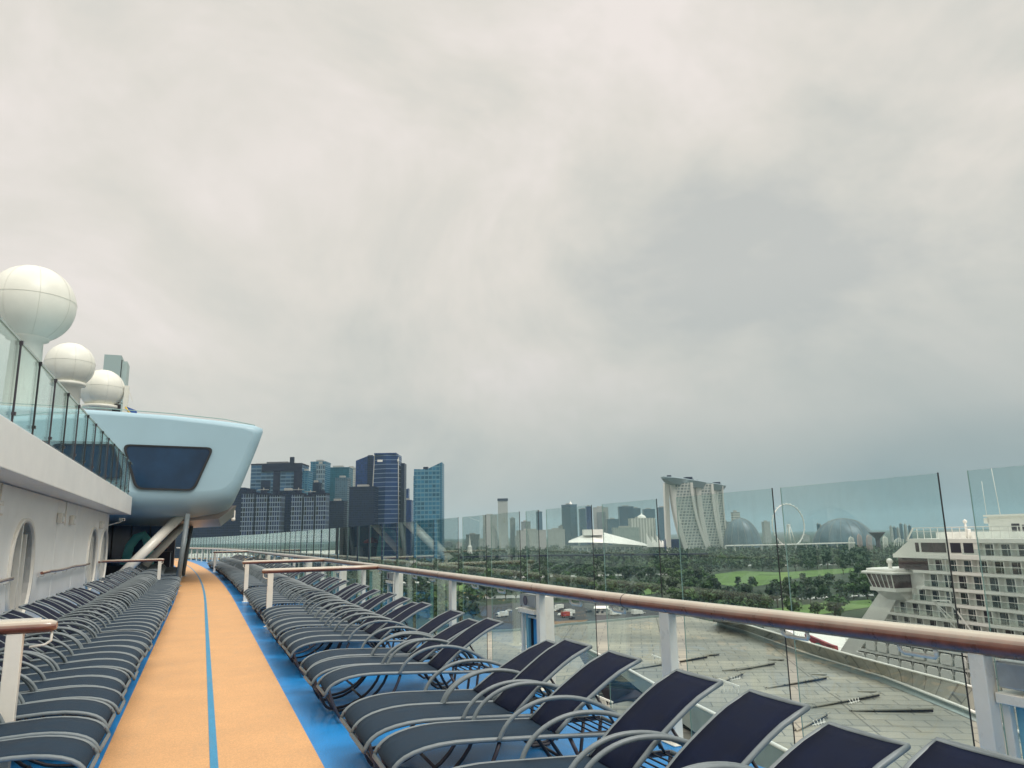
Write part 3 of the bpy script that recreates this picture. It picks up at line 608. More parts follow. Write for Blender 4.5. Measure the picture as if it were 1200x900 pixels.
# ------------------------------------------------------------------ sun loungers (x runs from foot to head)
def cat_(P, n=4):
    P = [Vector(p) if len(p) == 3 else Vector((p[0], p[1], 0)) for p in P]; out = []
    for i in range(len(P) - 1):
        p0, p1, p2, p3 = P[max(i - 1, 0)], P[i], P[i + 1], P[min(i + 2, len(P) - 1)]
        for k in range(n):
            t = k / n; out.append(.5 * ((2 * p1) + (p2 - p0) * t + (2 * p0 - 5 * p1 + 4 * p2 - p3) * t * t + (3 * p1 - p0 - 3 * p2 + p3) * t ** 3))
    return out + [P[-1]]
def lounger(name, zt, xt):
    t = thing(name, 'lounger', 'sun lounger', (0, 0, 0))
    hw = .25; hx = 1.12
    side = [(p.x, p.y) for p in cat_([(.0, .262), (.025, .312), (.09, .362), (.22, .400), (.42, .415), (.75, .398), (hx, .375)], 2)]
    back = [(p.x, p.y) for p in cat_([(hx + .01, .385), (hx + (xt - hx) * .25, .385 + (zt - .385) * .32), (hx + (xt - hx) * .5, .385 + (zt - .385) * .60), (hx + (xt - hx) * .75, .385 + (zt - .385) * .84), (xt, zt)], 2)]
    f = MB(); R = .0155
    pts = [(x, -hw, z) for x, z in reversed(side)] + [(x, hw, z) for x, z in side]
    f.tube([(1.72, -hw, .33), (1.45, -hw, .35)] + pts + [(1.45, hw, .35), (1.72, hw, .33)], R, 8)
    f.tube([(1.72, -hw, .33), (1.72, hw, .33)], R, 8); f.tube([(hx, -hw, .36), (hx, hw, .36)], .012, 6)
    f.build('seat_frame', MT['grey_metal'], t)
    bf = MB(); bf.tube([(x, -hw + .028, z) for x, z in back] + [(x, hw - .028, z) for x, z in reversed(back)], R, 8); bf.build('back_frame', MT['grey_metal'], t)
    def sheet(path, w, th, ins0=0):
        m = MB(); rings = []
        for i, (x, z) in enumerate(path):
            sag = -.006
            rings.append([(x, -w, z + .004), (x, -w * .5, z + .004 + sag), (x, w * .5, z + .004 + sag), (x, w, z + .004), (x, w, z + .004 - th), (x, w * .5, z + .004 - th + sag), (x, -w * .5, z + .004 - th + sag), (x, -w, z + .004 - th)])
        m.loft(rings, True); return m
    sp_ = [(x + .01, z + .006) for x, z in side[1:]]
    sheet(sp_, hw - .008, .008).build('seat_sling', MT['sling'], t)
    sheet([(x - .004, z + .004) for x, z in back], hw - .036, .006).build('back_sling', MT['sling_b'], t)
    for s in (-1, 1):
        a = MB(); y = s * (hw + .022)
        a.tube(cat_([(.70, y, .395), (.74, y, .47), (.82, y, .545), (.94, y, .60), (1.08, y, .622), (1.24, y, .61), (1.38, y, .57), (1.52, y, .50), (1.62, y, .43), (1.66, y, .36)], 3), .0155, 8); a.build('armrest', MT['grey_metal'], t)
    lg = MB()
    for s in (-1, 1):
        y = s * (hw - .02)
        lg.tube(cat_([(.03, y, .32), (.07, y, .20), (.13, y, .07), (.18, y, .022), (.26, y, .018), (.40, y, .04), (.55, y, .12), (.66, y, .24), (.72, y, .38)], 2), .014, 7)
    for x, z in ((.16, .035), (.09, .16), (.50, .10)): lg.tube([(x, -hw + .02, z), (x, hw - .02, z)], .012, 6)
    lg.build('front_leg', MT['dark_metal'], t)
    lg = MB()
    for s in (-1, 1):
        y = s * (hw - .02)
        lg.tube([(1.22, y, .36), (1.30, y, .20), (1.40, y, .06), (1.46, y, .018), (1.60, y, .018), (1.66, y, .06), (1.70, y, .32)], .014, 7)
    lg.tube([(1.53, -hw + .02, .018), (1.53, hw - .02, .018)], .012, 6); lg.build('rear_leg', MT['dark_metal'], t)
    st = MB(); mx_ = (hx + xt) / 2; mz = .385 + (zt - .385) * .5
    for s in (-1, 1): st.tube([(mx_, s * .16, mz), (1.62, s * .17, .36)], .009, 6); st.bar((1.30, s * .21, .352), (1.68, s * .21, .342), .02, .03)
    for k in range(5): st.tube([(1.36 + k * .065, -.2, .352), (1.36 + k * .065, .2, .352)], .006, 5)
    st.tube([(mx_, -.17, mz), (mx_, .17, mz)], .009, 6); st.build('back_support', MT['dark_metal'], t)
    return t
protos = [lounger('sun_lounger', .800, 1.80), lounger('sun_lounger', .785, 1.815), lounger('sun_lounger', .815, 1.785), lounger('sun_lounger', .74, 1.84)]
used = [False] * 4
def ordn(n):
    o = 'first second third fourth fifth sixth seventh eighth ninth tenth eleventh twelfth thirteenth fourteenth fifteenth sixteenth seventeenth eighteenth nineteenth'.split()
    tens = {2: 'twenty', 3: 'thirty', 4: 'forty'}
    if n <= 19: return o[n - 1]
    return tens[n // 10][:-1] + 'ieth' if n % 10 == 0 else tens[n // 10] + '-' + o[n % 10 - 1]
def put(y, side, label, group):
    k = random.choice([0, 0, 1, 1, 2, 3]) if y > 7 else random.choice([0, 1, 2, 3])
    x = (1.12 if side > 0 else -.60) + curve(y) + random.uniform(-.028, .028)
    rz = (0 if side > 0 else PI) + random.uniform(-.022, .022) + math.atan(.0) 
    rz += -math.atan(-.00152 * max(0, y - 22))
    if not used[k]:
        used[k] = True; o = protos[k]; o.location = (x, y, .004); o.rotation_euler = (0, 0, rz); o['label'] = label; o['group'] = group
    else: dup(protos[k], (x, y, .004), rz, label, group)
RY = [1.55, 2.17, 2.80, 3.42, 4.05, 5.07, 5.70, 6.22, 7.72, 8.30, 8.95, 10.30, 10.86, 11.40, 12.25, 12.85, 13.45, 14.3, 14.9, 15.5]
y = 16.75
while y < 22.4: RY.append(y); y += .59 if random.random() > .15 else .9
y = 23.5
while y < 45.2: RY.append(y); y += .60 if random.random() > .12 else .95
y = 46.3
while y < 53: RY.append(y); y += .61
cnt = {}
for y in RY:
    bay = 0 if y < 4.6 else 1 if y < 6.7 else 2 if y < 16.1 else 3 if y < 23 else 4 if y < 45.8 else 5
    cnt[bay] = cnt.get(bay, 0) + 1; n = cnt[bay]
    lb = [f'{ordn(n)} lounger from the camera at the near right corner, back half cut by the frame',
          f'grey sling lounger right of the track, {ordn(n)} of the trio after the near gap',
          f'{ordn(n)} lounger behind that trio, before the nearer right cross rail',
          f'{ordn(n)} lounger between the two teak cross rails right of the track',
          f'{ordn(n)} lounger beyond the second right cross rail toward the bend',
          f'{ordn(n)} lounger past the distant cross rail at the track bend'][bay]
    if bay == 0 and n in (4, 5): lb = f'{ordn(n)} lounger from the camera in the near right corner, whole back visible'
    put(y, 1, lb, 'sun loungers right of the running track')
LY = [5.95, 6.55, 7.27, 7.84]
y = 8.42
while y < 29.2: LY.append(y); y += .575 if abs(y - 12.4) > .3 else .75
nn = 0
for y in LY:
    nn += 1; put(y, -1, f'{ordn(nn)} grey sling lounger counting from the near end of the left row', 'sun loungers left of the running track')
y = 30.3; nn = 0
while y < 44.5:
    if not (abs(y - 32.5) < .45 or abs(y - 41.5) < .4 or abs(y - 39) < .2 or 42.9 < y < 44.9):
        nn += 1; put(y, -1, f'{ordn(nn)} lounger past the far left cross rail, in shade under the pod', 'sun loungers under the pod')
    y += .62

# ------------------------------------------------------------------ cruise terminal roof
tz = -18.6
def Pz(px, py, z): return tuple(onz(px, py, z))
term = thing('cruise_terminal', 'wide low terminal building with a grey tiled roof and slit skylights beside the ship', 'terminal', (60, 90, GZ))
def tloc(p): return (p[0] - 60, p[1] - 90, p[2] - GZ)
def poly3(b, pts, th=.3):
    n = len(pts); P = [tloc(p) for p in pts]
    ar = sum(P[i][0] * P[(i + 1) % n][1] - P[(i + 1) % n][0] * P[i][1] for i in range(n))
    if ar < 0: P = P[::-1]
    b.add(P + [(x, y, z - th) for x, y, z in P], [tuple(range(n)), tuple(range(2 * n - 1, n - 1, -1))] + [(i, i + n, (i + 1) % n + n, (i + 1) % n) for i in range(n)])
fold = [(668, 751), (727, 780), (770, 804), (840, 839), (935, 888), (1010, 925), (1130, 985)]
ridge = [(840, 729.5), (870, 738), (945, 766), (1036, 794), (1132, 832), (1200, 862), (1330, 925)]
outer = [(836, 726), (872, 731.5), (914, 744), (996, 768), (1060, 785), (1126, 802), (1200, 824), (1330, 868)]
far = [(440, 750), (545, 742), (600, 740), (635, 737), (662, 733), (708, 729), (760, 724), (805, 722)]
b = MB(); poly3(b, [Pz(*p, tz) for p in far + ridge + fold[::-1] + [(640, 752), (600, 760), (540, 790), (470, 800)]]); b.build('main_roof', MT['tiles'], term)
low = [(600, 800), (640, 860), (740, 960), (900, 1040), (1130, 1080)]
b = MB(); poly3(b, [Pz(*p, tz - .02) for p in ((668, 751), (640, 752), (600, 760), (540, 790), (470, 800), (430, 900))] + [Pz(*p, tz - 1.5) for p in low[:2]] + [Pz(700, 803, tz - .6)]); b.build('west_roof', MT['tiles'], term)
b = MB(); poly3(b, [Pz(740, 822, tz - 3.2), Pz(830, 868, tz - 3.6), Pz(925, 915, tz - 3.8), Pz(1100, 1000, tz - 4), Pz(1100, 1180, tz - 4), Pz(800, 1150, tz - 4), Pz(650, 880, tz - 3.2), Pz(690, 818, tz - 3)]); b.build('lower_roof', MT['tiles'], term)
b = MB(); G_ = []
for i, p in enumerate(fold):
    a = Pz(*p, tz + .05); h = min(3.5, .12 + i * 1.1); G_.append((tloc(a), tloc((a[0] - .3, a[1] - .5, a[2] - h))))
for (a, c), (d, e) in zip(G_, G_[1:]): b.add([a, d, e, c], [(0, 1, 2, 3)])
tealgrey = mat('teal_grey_cladding', (.25, .30, .29), .5, var=.12, scale=.4)
b.build('step_wall', tealgrey, term)
b = MB(); b.tube([Vector(a) + Vector((0, 0, .1)) for a, c in G_], .20, 6); b.build('step_coping', MT['shipwhite'], term)
b = MB(); q = [Pz(704, 806, tz - .5), Pz(744, 808, tz - .6), Pz(756, 815, tz - 1.0), Pz(712, 824, tz - 2.6)]
poly3(b, q, .25); b.build('recess_opening', MT['shipdark'], term)
R_ = [Pz(*p, tz + .35) for p in ridge]; O_ = [Pz(*p, tz + 2.4) for p in outer]
b = MB()
def resample(P, n):
    P = [Vector(p) for p in P]; d = [0]
    for a, c in zip(P, P[1:]): d.append(d[-1] + (c - a).length)
    out = []
    for k in range(n):
        t = d[-1] * k / (n - 1); i = max(j for j in range(len(d)) if d[j] <= t + 1e-6); i = min(i, len(P) - 2)
        out.append(P[i].lerp(P[i + 1], (t - d[i]) / max(1e-6, d[i + 1] - d[i])))
    return out
RR, OO = resample(R_, 40), resample(O_, 40)
for i in range(39):
    b.add([tloc(RR[i]), tloc(RR[i + 1]), tloc(OO[i + 1]), tloc(OO[i])], [(0, 1, 2, 3)])
b.build('edge_band', MT['tiles'], term)
b = MB(); b.tube([tloc(p + Vector((0, 0, .15))) for p in RR], .17, 6); b.build('gutter_edge', MT['shipwhite'], term)
b = MB(); b.tube([tloc(p + Vector((0, 0, .1))) for p in OO], .14, 6); b.build('parapet_edge', MT['shipwhite'], term)
b = MB()
for i in range(39):
    a, c = RR[i], RR[i + 1]
    b.add([tloc(a), tloc(c), tloc(c - Vector((0, 0, 1.0))), tloc(a - Vector((0, 0, 1.0)))], [(0, 1, 2, 3)])
    dn = Vector((-.9, -.4, 0))
    b.add([tloc(a + dn * 1.6 - Vector((0, 0, .30))), tloc(c + dn * 1.6 - Vector((0, 0, .30))), tloc(c - Vector((0, 0, .29))), tloc(a - Vector((0, 0, .29)))], [(0, 1, 2, 3)])
b.build('gutter_face', tealgrey, term)
foot = [Pz(*p, tz - .3) for p in far + outer[1:]] + [(70, 20, tz), (30, 10, tz), (14, 30, tz), (14, 120, tz)]
b = MB(); b.prism([(p[0] - 60, p[1] - 90) for p in foot], 0.02, tz - GZ - 5.2)
b.build('wall', facade('terminal_wall', (.10, .13, .14), (.35, .36, .34), 5, 4, .3, .1), term)
b = MB()
for i in range(len(far) - 1):
    a, c = Pz(*far[i], tz), Pz(*far[i + 1], tz); b.bar(tloc(a), tloc(c), .6, .9)
b.build('far_parapet', tealgrey, term)
SK = [((732, 786), (829, 771), 0), ((805, 770), (843, 768), 0), ((840, 801), (871, 791), 0), ((846, 786), (882, 783.5), 0), ((860, 786), (908, 779), 0), ((900, 773), (919, 774), 0),
      ((897, 806.5), (969, 796), 0), ((951, 790), (969, 791), 0), ((948, 829.5), (1031, 816), 0), ((1005, 810), (1027, 811), 0), ((995, 833), (1094, 834.5), 1), ((931, 857), (970, 839), 0)]
for (a, c, k) in SK:
    A_, B_ = Vector(Pz(*a, tz + .05)), Vector(Pz(*c, tz + .05)); d = (B_ - A_); nrm = Vector((-d.y, d.x, 0)).normalized()
    if nrm.dot(Vector((.5, .86, 0))) < 0: nrm = -nrm
    hh = min(.45, .085 * d.length ** .8); up_ = Vector((0, 0, hh)); dep_ = nrm * max(2., d.length * .38)
    f = MB(); lo = [A_, B_, B_ + up_ * 1.0, A_ + up_ * .25]
    f.add([tloc(p) for p in lo], [(0, 1, 2, 3)]); s_ = f.build('skylight', MT['shipdark'], term)
    f = MB(); t1, t2, t3 = A_ + up_ * .25 - nrm * .25, B_ + up_ - nrm * .35, (A_ * .35 + B_ * .65) + dep_
    f.add([tloc(p + Vector((0, 0, .02))) for p in (t1, t2, t3)] + [tloc(p + Vector((0, 0, -.1))) for p in (t1, t2)], [(0, 1, 2), (3, 4, 1, 0)]); f.build('flap', MT['tiles'], s_)
    if k == 0 and d.length > 6 and a[0] in (732, 840, 948, 931):
        f = MB(); m_ = A_.lerp(B_, .55)
        for t in (-.8, -.3, .2, .7): f.bar(tloc(m_ + Vector((t, -1.0 + t * .3, 0))), tloc(m_ + Vector((t + .5, -.3, .35))), .05)
        f.bar(tloc(m_ + Vector((-1.2, -1.1, .1))), tloc(m_ + Vector((1.1, -.6, .1))), .06); f.build('truss', MT['shipwhite'], s_)
for px_, py_ in ((774, 780), (855, 811), (708, 829), (617, 765)):
    p = Vector(Pz(px_, py_, tz if py_ != 829 else tz - 2.8)); f = MB()
    f.bar(tloc(p + Vector((-.9, .9, 1.5))), tloc(p + Vector((.9, -.9, .7))), .22)
    for t in np.linspace(-.8, .8, 6): f.bar(tloc(p + Vector((t, -t, 0))), tloc(p + Vector((t, -t, 1.1 - t * .3))), .07)
    f.build('roof_ladder', MT['shipwhite'], term)

# ------------------------------------------------------------------ the other cruise ship
ax = ray(360, 632); ax[2] = 0; ax /= np.linalg.norm(ax); ax = Vector(ax); dec = EYE + ray(1120, 632) * (122 / 867.)
SA = math.atan2(ax.y, ax.x)          # ship local x = forward along the hull, local y = to the far side is negative
ship = thing('cruise_ship', 'big white cruise ship with rows of balconies moored beyond the terminal roof', 'cruise ship', (dec[0], dec[1], -51), SA)
E0 = 51.     # local z = world z + 51
# near hull side faces local +y ; far side at y = -36
DZ = [-.35, -3.0, -5.7, -8.4, -10.9, -13.4, -15.9, -18.4, -20.9, -23.4]
FR = [9.6, 12.2, 9.3, 9.0, 12.0, 16.8, 19.2, 22.4, 25.4, 28.6]     # forward end of each balcony row under that deck line
BACK = -44
sb = MB()
prof = [(44, -26.5), (38, -22.6), (31.5, -23.2), (16.9, -9.6), (13.3, -6.4), (13.8, -3.4), (9.2, -.36), (8.7, -.36), (BACK, -.36), (BACK, -26.5)]
# superstructure block set back 1.6 m behind balcony fronts
n = len(prof); vs = [(x, -1.0, z + E0) for x, z in prof] + [(x, -34, z + E0) for x, z in prof]
sb.add(vs, [tuple(range(n)), tuple(range(2 * n - 1, n - 1, -1))] + [(i, i + n, (i + 1) % n + n, (i + 1) % n) for i in range(n)]); sb.build('superstructure', MT['shiprec'], ship)
# white raked front wing wall
sb = MB(); wp = [(32.5, -23.2), (17.8, -9.2), (13.2, -9.2), (16.6, -13.3), (19, -15.8), (22.4, -18.3), (25.4, -20.8), (28.0, -23.2)]
n = len(wp); sb.add([(x, .05, z + E0) for x, z in wp] + [(x, -1.69, z + E0) for x, z in wp], [tuple(range(n)), tuple(range(2 * n - 1, n - 1, -1))] + [(i, i + n, (i + 1) % n + n, (i + 1) % n) for i in range(n)])
sb.build('raked_front', MT['shipwhite'], ship)
sb = MB(); wp = [(9.6, -.36), (14.4, -3.3), (8.9, -3.3), (6.6, -2.9), (6.6, -.75), (8.9, -.7)]
n = 6; sb.add([(x, .06, z + E0) for x, z in wp] + [(x, -1.69, z + E0) for x, z in wp], [tuple(range(n)), tuple(range(2 * n - 1, n - 1, -1))] + [(i, i + n, (i + 1) % n + n, (i + 1) % n) for i in range(n)])
sb.build('upper_front', MT['shipwhite'], ship)
for i, z in enumerate(DZ):
    f = FR[i] + .6; 
    sb = MB(); th = .66 if i < 2 else .46
    sb.box(BACK, f if i != 1 else 14.2, -1.69, .12, z + E0 - th, z + E0); sb.build('deck_slab', MT['shipwhite'], ship)
    if i >= len(DZ) - 1: continue
    z1 = DZ[i + 1]; H = z - z1
    if i == 0: x1 = -1.0
    else: x1 = FR[i + 1] - 1.2 if i != 1 else 6.4
    pitch = 2.92 if i < 7 else 2.9
    sb = MB(); x = x1
    while x > BACK: sb.box(x - .07, x + .07, -.98, -.05, z1 + E0 + .02, z + E0 - th - .02); x -= pitch
    d_ = sb.build('balcony_divider', MT['shipwhite'], ship); d_['kind'] = 'stuff'
    gl_ = MB(); gl_.box(BACK, x1, .02, .05, z1 + E0 + .12, z1 + E0 + 1.0); gl_.build('balcony_glass', MT['balg'] if 'balg' in MT else MT.setdefault('balg', glassmat('balcony_glass', (.93, .96, .96), .8)), ship)
    rl = MB(); rl.box(BACK, x1, .01, .06, z1 + E0 + 1.01, z1 + E0 + 1.09)
    rl.build('balcony_rail', MT['shipwhite'], ship)
    x = x1 - .3; k = 0; rest = MB()
    while x > BACK:
        w_ = 1.95; x0 = x - pitch * .5 - w_ / 2 + .2
        dark = (k + i * 3) % 5 == 3
        tgt = MB() if x > -12 else rest
        tgt.box(x0, x0 + w_ * .47, -1.02, -.96, z1 + E0 + .05, z + E0 - th - .25); tgt.box(x0 + w_ * .53, x0 + w_, -1.02, -.96, z1 + E0 + .05, z + E0 - th - .25)
        if tgt is not rest: tgt.build('cabin_window', MT['shipdark'] if dark else MT['shipwin'], ship)
        x -= pitch; k += 1
    if rest.v: r_ = rest.build('cabin_windows_aft', MT['shipwin'], ship); r_['kind'] = 'stuff'
    if i in (2, 3, 4, 5):
        ch = MB(); x = x1 - .4
        while x > BACK:
            if random.random() < .85:
                xx = x - random.uniform(1.9, 2.3); ch.box(xx, xx + .5, -.85, -.4, z1 + E0 + .3, z1 + E0 + .42); ch.box(xx, xx + .08, -.85, -.4, z1 + E0 + .42, z1 + E0 + .95); ch.box(xx + .03, xx + .09, -.80, -.45, z1 + E0 + .03, z1 + E0 + .3); ch.box(xx + .42, xx + .48, -.80, -.45, z1 + E0 + .03, z1 + E0 + .3)
            x -= pitch
        c2 = ch.build('balcony_chairs', MT['shipdark'], ship); c2['kind'] = 'stuff'
# rounded lower balcony shells
sh = MB()
for i in (7, 8):
    z1 = DZ[i + 1]; x = FR[i + 1] - 1.5
    while x > BACK:
        prof_ = [(-1.15, 0), (-1.25, .5), (-1.2, 1.2), (-.95, 1.75), (.95, 1.75), (1.2, 1.2), (1.25, .5), (1.15, 0)]
        n = len(prof_); sh.add([(x - 1.45 + a, .06, z1 + E0 + .05 + c_) for a, c_ in prof_] + [(x - 1.45 + a * .92, .32, z1 + E0 + .1 + c_ * .93) for a, c_ in prof_],
               [(k, (k + 1) % n, n + (k + 1) % n, n + k) for k in range(n)] + [tuple(range(n, 2 * n))], False)
        x -= 2.9
o_ = sh.build('rounded_balcony_front', MT['shipwhite'], ship); o_['kind'] = 'stuff'
# hull with bow and coloured band
def hullring(z, s=1.):
    zr = max(0., (z + 51) / 28.)
    nose = 74 + 10 * zr ** 1.5
    side = [(BACK, .3), (20, .3), (34, .1 - (1 - zr) * 2.0), (48, -4 - (1 - zr) * 4), (60, -9.5 - (1 - zr) * 3.5), (nose, -17)]
    return [(x, y, z + E0) for x, y in side] + [(x, -34 - y, z + E0) for x, y in side[::-1][1:]]
sb = MB(); sb.loft([hullring(z) for z in (-51.5, -45, -38, -32, -27, -23.6)], True); sb.build('hull', MT['shipwhite'], ship)
sb = MB(); ringb = [(28, .42), (34, .22), (48, -3.75), (60, -9.2), (83, -16.9)]
sb.loft([[(x, y, z + E0) for x, y in ringb] + [(x, y - .5, z + E0) for x, y in ringb[::-1]] for z in (-23.7, -22.5)], False); sb.build('bow_bulwark', MT['shipwhite'], ship)
red_ = mat('maroon_paint', (.30, .02, .04), .4, var=.35, scale=.4)
wed = [(31.6, -23.4), (31.8, -21.3), (33.5, -21.2), (46.2, -20.8), (46.2, -21.3), (37, -23.4)]
sb = MB(); n = 6; sb.add([(x, .9 - max(0, x - 34) * .30, z + E0) for x, z in wed] + [(x, .2 - max(0, x - 34) * .30, z + E0) for x, z in wed], [tuple(range(n)), tuple(range(2 * n - 1, n - 1, -1))] + [(i, i + n, (i + 1) % n + n, (i + 1) % n) for i in range(n)]); sb.build('red_bow_panel', red_, ship)
sb = MB(); sb.add([(36.0, .33, E0 - 21.9), (38.5, -.42, E0 - 21.6), (40.5, -1.02, E0 - 21.9), (38.5, -.42, E0 - 22.7)], [(0, 1, 2, 3)[::-1], (0, 1, 2, 3)]); sb.build('teal_patch', MT['turq'], ship)
sb = MB()
for x in np.arange(33, 60, 1.3): sb.bar((x, -3 - max(0, x - 40) * .35, E0 - 23.5), (x, -3 - max(0, x - 40) * .35, E0 - 22.3), .10)
sb.bar((33, -3, E0 - 22.3), (40, -3, E0 - 22.3), .1); sb.box(36, 40, -12, -8, E0 - 23.5, E0 - 22); sb.box(43, 46, -16, -13, E0 - 23.5, E0 - 22.2); sb.build('foredeck_gear', MT['shiprec'], ship)
# bridge wing
bw = [(11.5, 3.6), (21.0, 3.6), (22.3, .5), (22.3, -34), (11.5, -34)]
sb = MB(); sb.prism([(11.2, 3.5), (18.9, 3.5), (20.2, .6), (20.2, -34.6), (11.2, -34.6)], E0 - 6.55, E0 - 6.1); sb.prism([(12, 2.9), (18.2, 2.9), (19.3, .4), (19.3, -34), (12, -34)], E0 - 6.1, E0 - 5.6); sb.build('bridge_roof', MT['shipwhite'], ship, bevel=.15)
sb = MB(); a_ = [(11.8, 3.0), (18.1, 3.0), (19.3, .4), (19.3, -34), (11.8, -34)]; c_ = [(11.8, 2.7), (17.1, 2.7), (18.1, .2), (18.1, -33.6), (11.8, -33.6)]
sb.loft([[(x, y, E0 - 8.9) for x, y in c_], [(x, y, E0 - 6.56) for x, y in a_]], False); sb.build('bridge_window', MT['brid'], ship)
sb = MB()
for t in np.linspace(0, 1, 6): sb.bar((11.9 + 5.2 * t, 2.75, E0 - 8.9), (11.9 + 6.2 * t, 3.05, E0 - 6.56), .13)
sb.build('window_post', MT['shipwhite'], ship)
sb = MB(); sb.prism([(11.2, 3.0), (17.6, 3.0), (18.7, .3), (18.7, -34), (11.2, -34)], E0 - 9.5, E0 - 8.9); sb.loft([[(12, .04, E0 - 11.2), (16.8, .04, E0 - 11.2), (16.8, -3, E0 - 11.2), (12, -3, E0 - 11.2)], [(11.6, 2.4, E0 - 9.5), (17.2, 2.4, E0 - 9.5), (17.2, -3, E0 - 9.5), (11.6, -3, E0 - 9.5)]], False); sb.build('bridge_floor', MT['shipwhite'], ship)
sb = MB(); sb.lathe([(.32, 0), (.32, .9), (.5, 1.0), (.52, 1.4), (.36, 1.7), (.1, 1.8)], (14.2, 1.0, E0 - 5.6), 16); sb.build('searchlight', MT['shipwhite'], ship)
sb = MB(); sb.prism([(6.7, -.1), (13.3, -.1), (12.0, -1.68), (6.7, -1.68)], E0 - 5.65, E0 - 3.35); sb.build('observation_window', MT['brid'], ship)
sb = MB(); sb.box(13.2, 13.9, .0, .07, E0 - 10.8, E0 - 9.9); sb.box(14.2, 15.2, .07, .1, E0 - 10.9, E0 - 9.9); sb.build('square_window', MT['brid'], ship)
for (x0, x1, z0, z1, m) in ((7.9, 8.7, -2.6, -1.0, 'brid'), (4.8, 7.4, -2.6, -1.0, 'brid'), (2.2, 4.7, -2.6, -1.0, 'brid'), (-.8, 1.2, -2.6, -.95, 'shipdark'), (-3.2, -1.4, -2.6, -.95, 'shipdark')):
    sb = MB(); sb.box(x0, x1, .0, .1, E0 + z0, E0 + z1); sb.build('promenade_window', MT[m], ship)
sb = MB(); sb.box(-4, 9.0, -1.69, .02, E0 - 3.0, E0 - .7); sb.build('white_band', MT['shipwhite'], ship)
# top deck: railing, deckhouse, masts
sb = MB()
for x in np.arange(-43, 9.4, 1.5): sb.bar((x, .0, E0 - .3), (x, 0, E0 + 1.5), .09)
sb.bar((BACK, 0, E0 + 1.5), (8.8, 0, E0 + 1.5), .12); sb.bar((BACK, 0, E0 + .9), (8.8, 0, E0 + .9), .06); sb.bar((8.8, 0, E0 + 1.5), (10.6, 0, E0 - .7), .2); sb.bar((8.8, 0, E0 + 1.5), (8.8, -33, E0 + 1.5), .14); sb.build('top_railing', MT['shipwhite'], ship)
sb = MB(); sb.box(BACK, 7, -8, -3, E0 - .35, E0 + .7); sb.build('wind_screen_band', MT['shiprec'], ship)
sb = MB(); sb.box(-8.9, -2.0, -14, -5, E0 - .35, E0 + 3.1); sb.box(-9.3, -1.6, -14.4, -4.6, E0 + 3.1, E0 + 3.4); sb.box(-2.2, -1.2, -7, -5, E0 + 2, E0 + 2.9); sb.build('top_deckhouse', MT['shipwhite'], ship)
sb = MB(); sb.box(-7.6, -6.2, -5.02, -4.95, E0 - .2, E0 + 1.9); sb.box(-9.6, -8.4, -4.62, -4.55, E0 - .2, E0 + 1.7); sb.build('door', MT['shipdark'], ship)
sb = MB(); sb.box(-40, -12.5, -16, -6, E0 - .35, E0 + 3.2); sb.box(-30, -18, -15, -8, E0 + 3.2, E0 + 4.3); sb.build('aft_deckhouse', MT['shipwhite'], ship)
sb = MB(); sb.tube([(-10.5, -4, E0 - .3), (-10.5, -4, E0 + 3.6)], .2, 8); sb.lathe([(.05, -.5), (.5, -.35), (.6, 0), (.5, .35), (.05, .5)], (-10.5, -4, E0 + 4.0), 14); sb.bar((-11.2, -4, E0 + 2.6), (-9.8, -4, E0 + 2.6), .12); sb.build('radar_mast', MT['shipwhite'], ship)
sb = MB(); sb.tube([(.6, -3, E0 - .3), (.6, -3, E0 + 2.3)], .16, 8); sb.lathe([(.05, -.3), (.3, -.2), (.35, .1), (.05, .4)], (.6, -3, E0 + 2.4), 12); sb.tube([(.1, -3, E0 - .3), (.1, -3, E0 + 1.2)], .3, 8); sb.build('whistle_mast', MT['shipwhite'], ship)
sb = MB(); sb.tube([(-3.6, -6, E0 + 3), (-3.2, -6, E0 + 11)], .05, 5); sb.tube([(-1.0, -6, E0 + 3), (-1, -6, E0 + 9)], .04, 5); sb.build('whip_antenna', MT['shipwhite'], ship)
sb = MB()
for x in (-15, 2.6): sb.bar((x, .1, E0 - 3.3), (x - .4, .3, E0 - 15), .1)
sb.bar((2.5, .1, E0 - 14.6), (4.6, 1.8, E0 - 10.4), .22); sb.bar((4.6, 1.8, E0 - 10.4), (1.2, 1.8, E0 - 10.2), .22); sb.bar((1.2, 1.8, E0 - 10.2), (-1.0, .2, E0 - 15), .22); sb.bar((4.6, 1.8, E0 - 10.4), (1.5, .2, E0 - 14), .14); sb.build('gangway_davit', MT['shipwhite'], ship)

MT['citydark'] = mat('city_dark_cladding', (.007, .009, .034), .6, var=.25, scale=.05, spec=.2)
